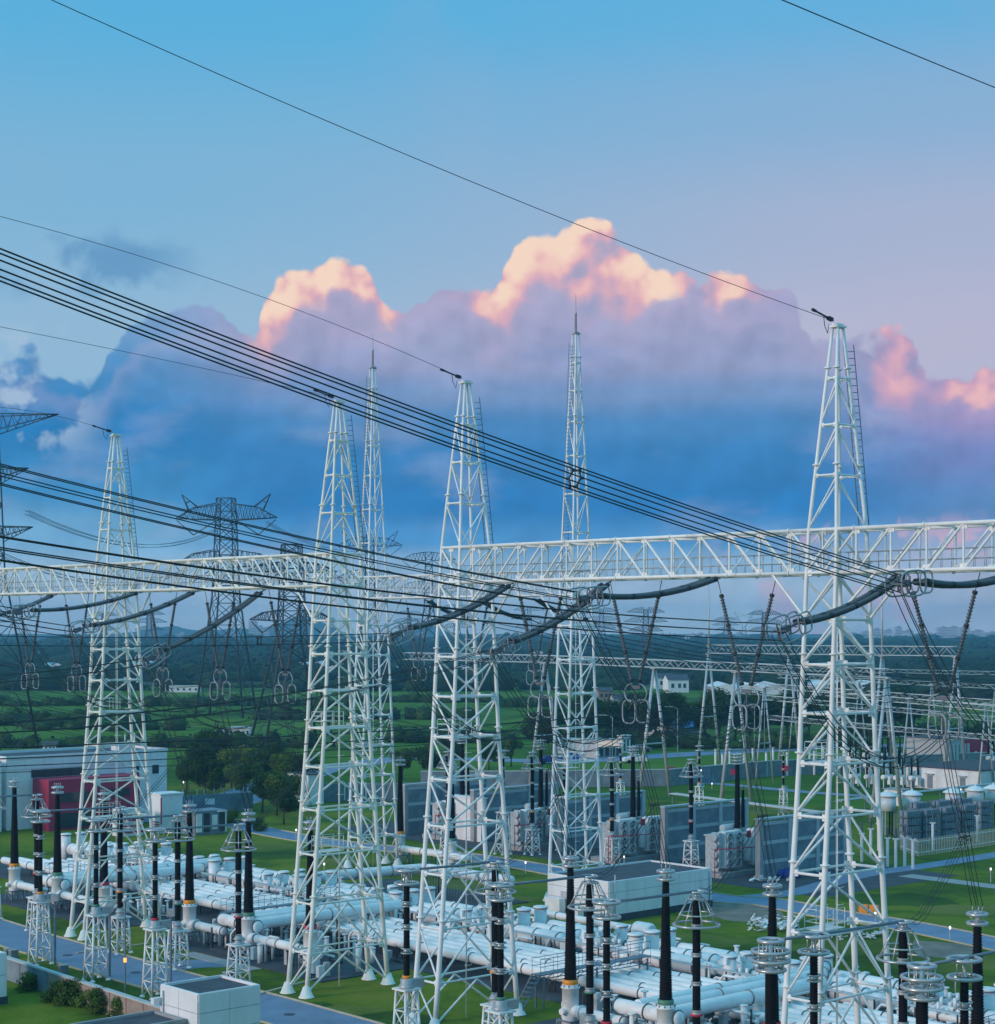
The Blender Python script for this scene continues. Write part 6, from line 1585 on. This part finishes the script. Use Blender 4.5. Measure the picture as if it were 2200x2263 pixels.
for i, (px, py, s_, w) in enumerate(((128, 2214, 1.0, 'small leafy shrub at the left part of the yard wall'), (150, 2218, 1.1, 'bushy shrub against the yard wall'), (175, 2220, 1.2, 'largest bushy shrub against the yard wall'), (222, 2238, 1.15, 'round shrub below the orange lamp'), (268, 2250, 1.0, 'rightmost round shrub beside the annex'), (60, 2190, .9, 'dark low shrub in the shaded wall corner'), (195, 2226, .8, 'small shrub between the wall shrubs'), (512, 1822, 1.3, 'low dark bush beyond the office module'), (575, 1836, 1.2, 'low dark bush by the middle road'))):
    tree(w, G(px, py), -1, s_, 'shrubs by the walls', 'shrub', 'shrub', i)

# ------------------------------------------------------------------ far belts of trees, glasshouses, houses, skyline, hills
def belt(name, lines, hh, m, seed, step=5.0, leafsz=2.2, per=46):
    # lumpy crowns set close together along each line, with a rough solid core behind the leaves
    rnd = random.Random(seed); mb = MB().mat(m)
    for (p, q, dep) in lines:
        v = q - p; n = max(2, int(v.length / step))
        for k in range(n):
            c = p + v * ((k + rnd.random()) / n) + Vector((0, rnd.uniform(-dep, dep), 0)); h = hh * rnd.uniform(.45, 1.1); r = step * rnd.uniform(.7, 1.25)
            mb.lathe([(r * .8, 0), (r * .9, h * .35), (r * .62, h * .72), (r * .2, h * .9)], c, 6)
            for _ in range(per):
                d = Vector((rnd.gauss(0, 1), rnd.gauss(0, 1), abs(rnd.gauss(0, 1)))).normalized(); e = c + Vector((d.x * r * 1.05, d.y * r * 1.05, h * (.12 + .9 * d.z * rnd.uniform(.75, 1.08))))
                nr = (d + Vector((rnd.uniform(-.8, .8), rnd.uniform(-.8, .8), rnd.uniform(-.2, .9)))).normalized(); u = nr.orthogonal().normalized(); w = nr.cross(u); s_ = leafsz * rnd.uniform(.5, 1.2)
                i0 = len(mb.v); mb.v += [e - u * s_ * .5, e + w * s_ * .4, e + u * s_ * .5, e - w * s_ * .4]; mb.face((i0, i0 + 1, i0 + 2, i0 + 3))
    return mb.build(name, kind='stuff')
def ln_(px0, px1, py, dep=6): 
    p, q = G(px0, py), G(px1, py); return (p, q, dep)
sheet('far_plain', [(-1500, 720, 0), (1500, 720, 0), (3000, 4280, 0), (-3000, 4280, 0)], .04, plainm)
tag(belt('near_tree_belt', [ln_(-40, 330, 1592, 5), ln_(60, 420, 1612, 4), ln_(-40, 180, 1604, 5), ln_(420, 780, 1560, 5), ln_(380, 720, 1520, 6), ln_(1250, 1900, 1652, 4), ln_(1180, 1750, 1600, 4), ln_(760, 1200, 1552, 5), ln_(1850, 2260, 1625, 4), ln_(-40, 700, 1652, 1.2), ln_(1090, 1500, 1562, 4), ln_(-40, 520, 1560, 5), ln_(560, 1050, 1590, 2), ln_(1500, 1900, 1580, 4), ln_(1250, 1560, 1632, 6), ln_(860, 1120, 1640, 3)], 3.6, leafd, 3, 3.0, .9), 'dark hedges and copses scattered over the green fields', 'woodland')
tag(belt('far_tree_belt', [ln_(-60, 900, 1506, 10), ln_(-60, 640, 1492, 14), ln_(300, 1300, 1498, 12), ln_(900, 1700, 1506, 12), ln_(1300, 2280, 1512, 12), ln_(1200, 2280, 1496, 14), ln_(1500, 2280, 1524, 9), ln_(1750, 2280, 1545, 6), ln_(1000, 1420, 1524, 8), ln_(-60, 2280, 1484, 25), ln_(-60, 2280, 1474, 25), ln_(-60, 380, 1524, 6), ln_(640, 1000, 1526, 6)], 8.0, leaff, 4, 8.0, 2.2, 40), 'dark continuous woodland in the middle distance', 'woodland')
tag(belt('horizon_tree_belt', [ln_(-80, 2300, 1464, 30), ln_(-80, 2300, 1454, 40), ln_(-80, 2300, 1445, 50), ln_(-80, 2300, 1437, 60), ln_(-80, 2300, 1430, 80), ln_(-80, 2300, 1423, 90), ln_(-80, 2300, 1417, 120)], 11.0, leaff, 5, 17.0, 5.0, 26), 'hazy blue treeline along the horizon', 'woodland')
def gh_(label, px0, px1, py, h=4.0, depth=26, m=farw, group='pale glasshouses in the far fields'):
    p, q = G(px0, py), G(px1, py); t = thing('glasshouse', label, 'glasshouse', p, 0, group); ln = q.x - p.x; n = max(2, int(ln / 8)); mb = MB().mat(m)
    for k in range(n):
        x0, x1 = ln * k / n, ln * (k + 1) / n; xm = (x0 + x1) / 2
        for a in ((x0, xm, 0, 1), (xm, x1, 1, 0)):
            z0, z1 = (h * .6 if a[2] == 0 else h), (h if a[3] == 1 else h * .6)
            mb.poly([(a[0], 0, z0), (a[1], 0, z1), (a[1], depth, z1), (a[0], depth, z0)])
        mb.poly([(x0, 0, 0), (x1, 0, 0), (x1, 0, h * .6), (xm, 0, h), (x0, 0, h * .6)])
    mb.build('roof', t); MB().mat(farb).box((ln / 2, depth / 2, h * .28), (ln - .3, depth - .3, h * .54)).build('wall', t)
for px0, px1, py, w in ((75, 178, 1482, 'at the far left beside the cream left tower'), (255, 335, 1478, 'right of the cream left tower'), (545, 720, 1478, 'behind the cream middle tower'), (720, 850, 1486, 'longest, right of the cream middle tower'), (850, 1000, 1492, 'just left of the middle white tower'), (1578, 1740, 1535, 'bright, left of the rightmost tower'), (1800, 1960, 1530, 'bright, right of the rightmost tower'), (1000, 1120, 1488, 'inside the middle white tower')):
    gh_(f'long pale glasshouse roof {w}', px0, px1, py)
def house(label, px, py, w, h, m=wallw, rm=roofm, group='small far houses'):
    t = thing('far_house', label, 'house', G(px, py), R(15), group)
    MB().mat(m).box((0, 0, h / 2), (w, w * .7, h)).build('wall', t)
    mb = MB().mat(rm); a, b = w / 2 + .3, w * .35 + .3
    mb.poly([(-a, -b, h), (a, -b, h), (a, 0, h + w * .25), (-a, 0, h + w * .25)]); mb.poly([(-a, 0, h + w * .25), (a, 0, h + w * .25), (a, b, h), (-a, b, h)])
    mb.mat(m); mb.poly([(-a + .3, -b + .3, h), (-a + .3, 0, h + w * .25), (-a + .3, b - .3, h)]); mb.poly([(a - .3, -b + .3, h), (a - .3, b - .3, h), (a - .3, 0, h + w * .25)])
    mb.build('roof', t)
    for k in (-.28, .05, .3): MB().mat(glass).box((w * k, -w * .35 - .02, h * .55), (w * .14, .12, h * .35)).build('window', t)
for px, py, w, h, m_, lab in ((1468, 1522, 7, 4.2, wallw, 'left of two small white houses above the control building'), (1494, 1530, 8, 4.6, wallw, 'right of two small white houses above the control building'), (1335, 1548, 5, 3.2, bricks, 'small brick house right of the rear mast'), (1370, 1565, 5, 3, farb, 'small grey house below a jumper ring'), (110, 1662, 2.5, 1.5, wallw, 'tiny white hut on the green field at left')):
    house(lab, px, py, w, h, m_, farb if w > 9 else roofm)
for nm, px0, px1, py, h_, lab in (('field_shed', 374, 440, 1530, 2.2, 'long low white shed in the fields right of the cream left tower'), ('field_cabin', 506, 552, 1625, 1.5, 'long white cabin in the green field left of the cream middle tower'), ('field_cabin', 477, 496, 1626, 1.0, 'short white cabin beside the long one in the green field'), ('works_building', 1165, 1200, 1462, 6.5, 'pale works building at the far treeline'), ('works_building', 1515, 1560, 1418, 9, 'pair of pale works blocks at the horizon'), ('works_building', 1950, 2010, 1412, 9, 'long pale works building at the right horizon')):
    o_, k = px_box(nm, lab, 'building', px0, px1, py, h_, 6, farw, Vector((1, 0, 0)))
    MB().mat(farb).box((k / 2, 3, h_ + .1), (k + .4, 6.5, .2)).build('roof', o_)
    for q_ in range(5): MB().mat(glass).box((k * (.1 + .2 * q_), -.06, h_ * .5), (k * .07, .12, h_ * .35)).build('window', o_)
rnd = random.Random(21)
SKY_ = [(1880, 1400, 30), (1915, 1396, 22), (1935, 1390, 20), (1962, 1392, 18), (1985, 1386, 14), (2005, 1394, 26), (2040, 1400, 30), (2082, 1387, 22), (2105, 1386, 24), (2130, 1387, 24), (2158, 1394, 28), (2190, 1398, 30), (2220, 1392, 30),
        (1530, 1402, 14), (1548, 1400, 16), (1592, 1402, 12), (1634, 1398, 12), (1662, 1404, 18), (1700, 1402, 30), (1840, 1404, 20), (720, 1394, 10), (560, 1374, 18), (590, 1388, 14), (575, 1384, 10), (340, 1396, 18), (400, 1400, 20), (520, 1396, 16), (1060, 1400, 24), (1120, 1402, 20), (930, 1400, 16), (860, 1402, 22), (1400, 1404, 24), (1460, 1402, 20)]
for i, (px, top, w) in enumerate(SKY_):
    d = 3000 + rnd.uniform(-250, 300); p = Vector(((px - CX) / F * d, d, 0)); h = H - (top - HY) / F * d; wm_ = w / F * d
    t = thing('skyline_block', 'hazy pale tower block of the distant town skyline', 'building', p, 0, 'tower blocks of the distant skyline')
    mb = MB().mat(farb); n = max(3, int(h / 4)); 
    for k in range(n): mb.mat(farb).box((0, 0, h * (k + .5) / n), (wm_, 16, h / n - 1.1)); mb.mat(glass).box((0, 0, h * (k + 1) / n - .55), (wm_ - 1.2, 15, 1.08))
    mb.build('wall', t); MB().mat(farb).box((wm_ * .15, 0, h + 1.2), (wm_ * .4, 7, 2.4)).build('roof_house', t)
def ridge(px0, px1, d, prof, name):
    n = 60; mb = MB().mat(hillm); i0 = []; r_ = random.Random(5)
    for i in range(n + 1):
        px = px0 + (px1 - px0) * i / n; py = interp(prof, px); x = (px - CX) / F * d; z = max(1, H - (py + r_.uniform(-1.2, 1.2) - HY) / F * d)
        i0.append(len(mb.v)); mb.v += [Vector((x, d - z * 4, -.5)), Vector((x, d, z)), Vector((x, d + 150, -.5))]
    for a, b in zip(i0, i0[1:]): mb.face((a, b, b + 1, a + 1), True); mb.face((a + 1, b + 1, b + 2, a + 2), True)
    mb.build(name, kind='structure')
ridge(-150, 1250, 4100, [(-150, 1408), (250, 1402), (345, 1388), (380, 1382), (430, 1394), (520, 1390), (600, 1386), (640, 1368), (672, 1357), (705, 1370), (760, 1398), (860, 1404), (925, 1374), (950, 1380), (1000, 1400), (1250, 1408)], 'hills')
ridge(1250, 2400, 4150, [(1250, 1408), (1500, 1404), (1900, 1405), (2400, 1403)], 'far_rise')

# ------------------------------------------------------------------ air
hz = bpy.data.materials.new('haze'); hz.use_nodes = True
t_ = hz.node_tree; t_.nodes.clear()
pv = N('ShaderNodeVolumePrincipled', t_); pv.inputs['Density'].default_value = HAZE; pv.inputs['Color'].default_value = (.30, .70, 1.0, 1); pv.inputs['Anisotropy'].default_value = .2
ho = N('ShaderNodeOutputMaterial', t_); L(pv.outputs[0], ho.inputs['Volume'], t_)
if HAZE > 0:
    MB().mat(hz).box((0, 2020, 33), (6800, 4680, 68)).build('haze', kind='stuff')
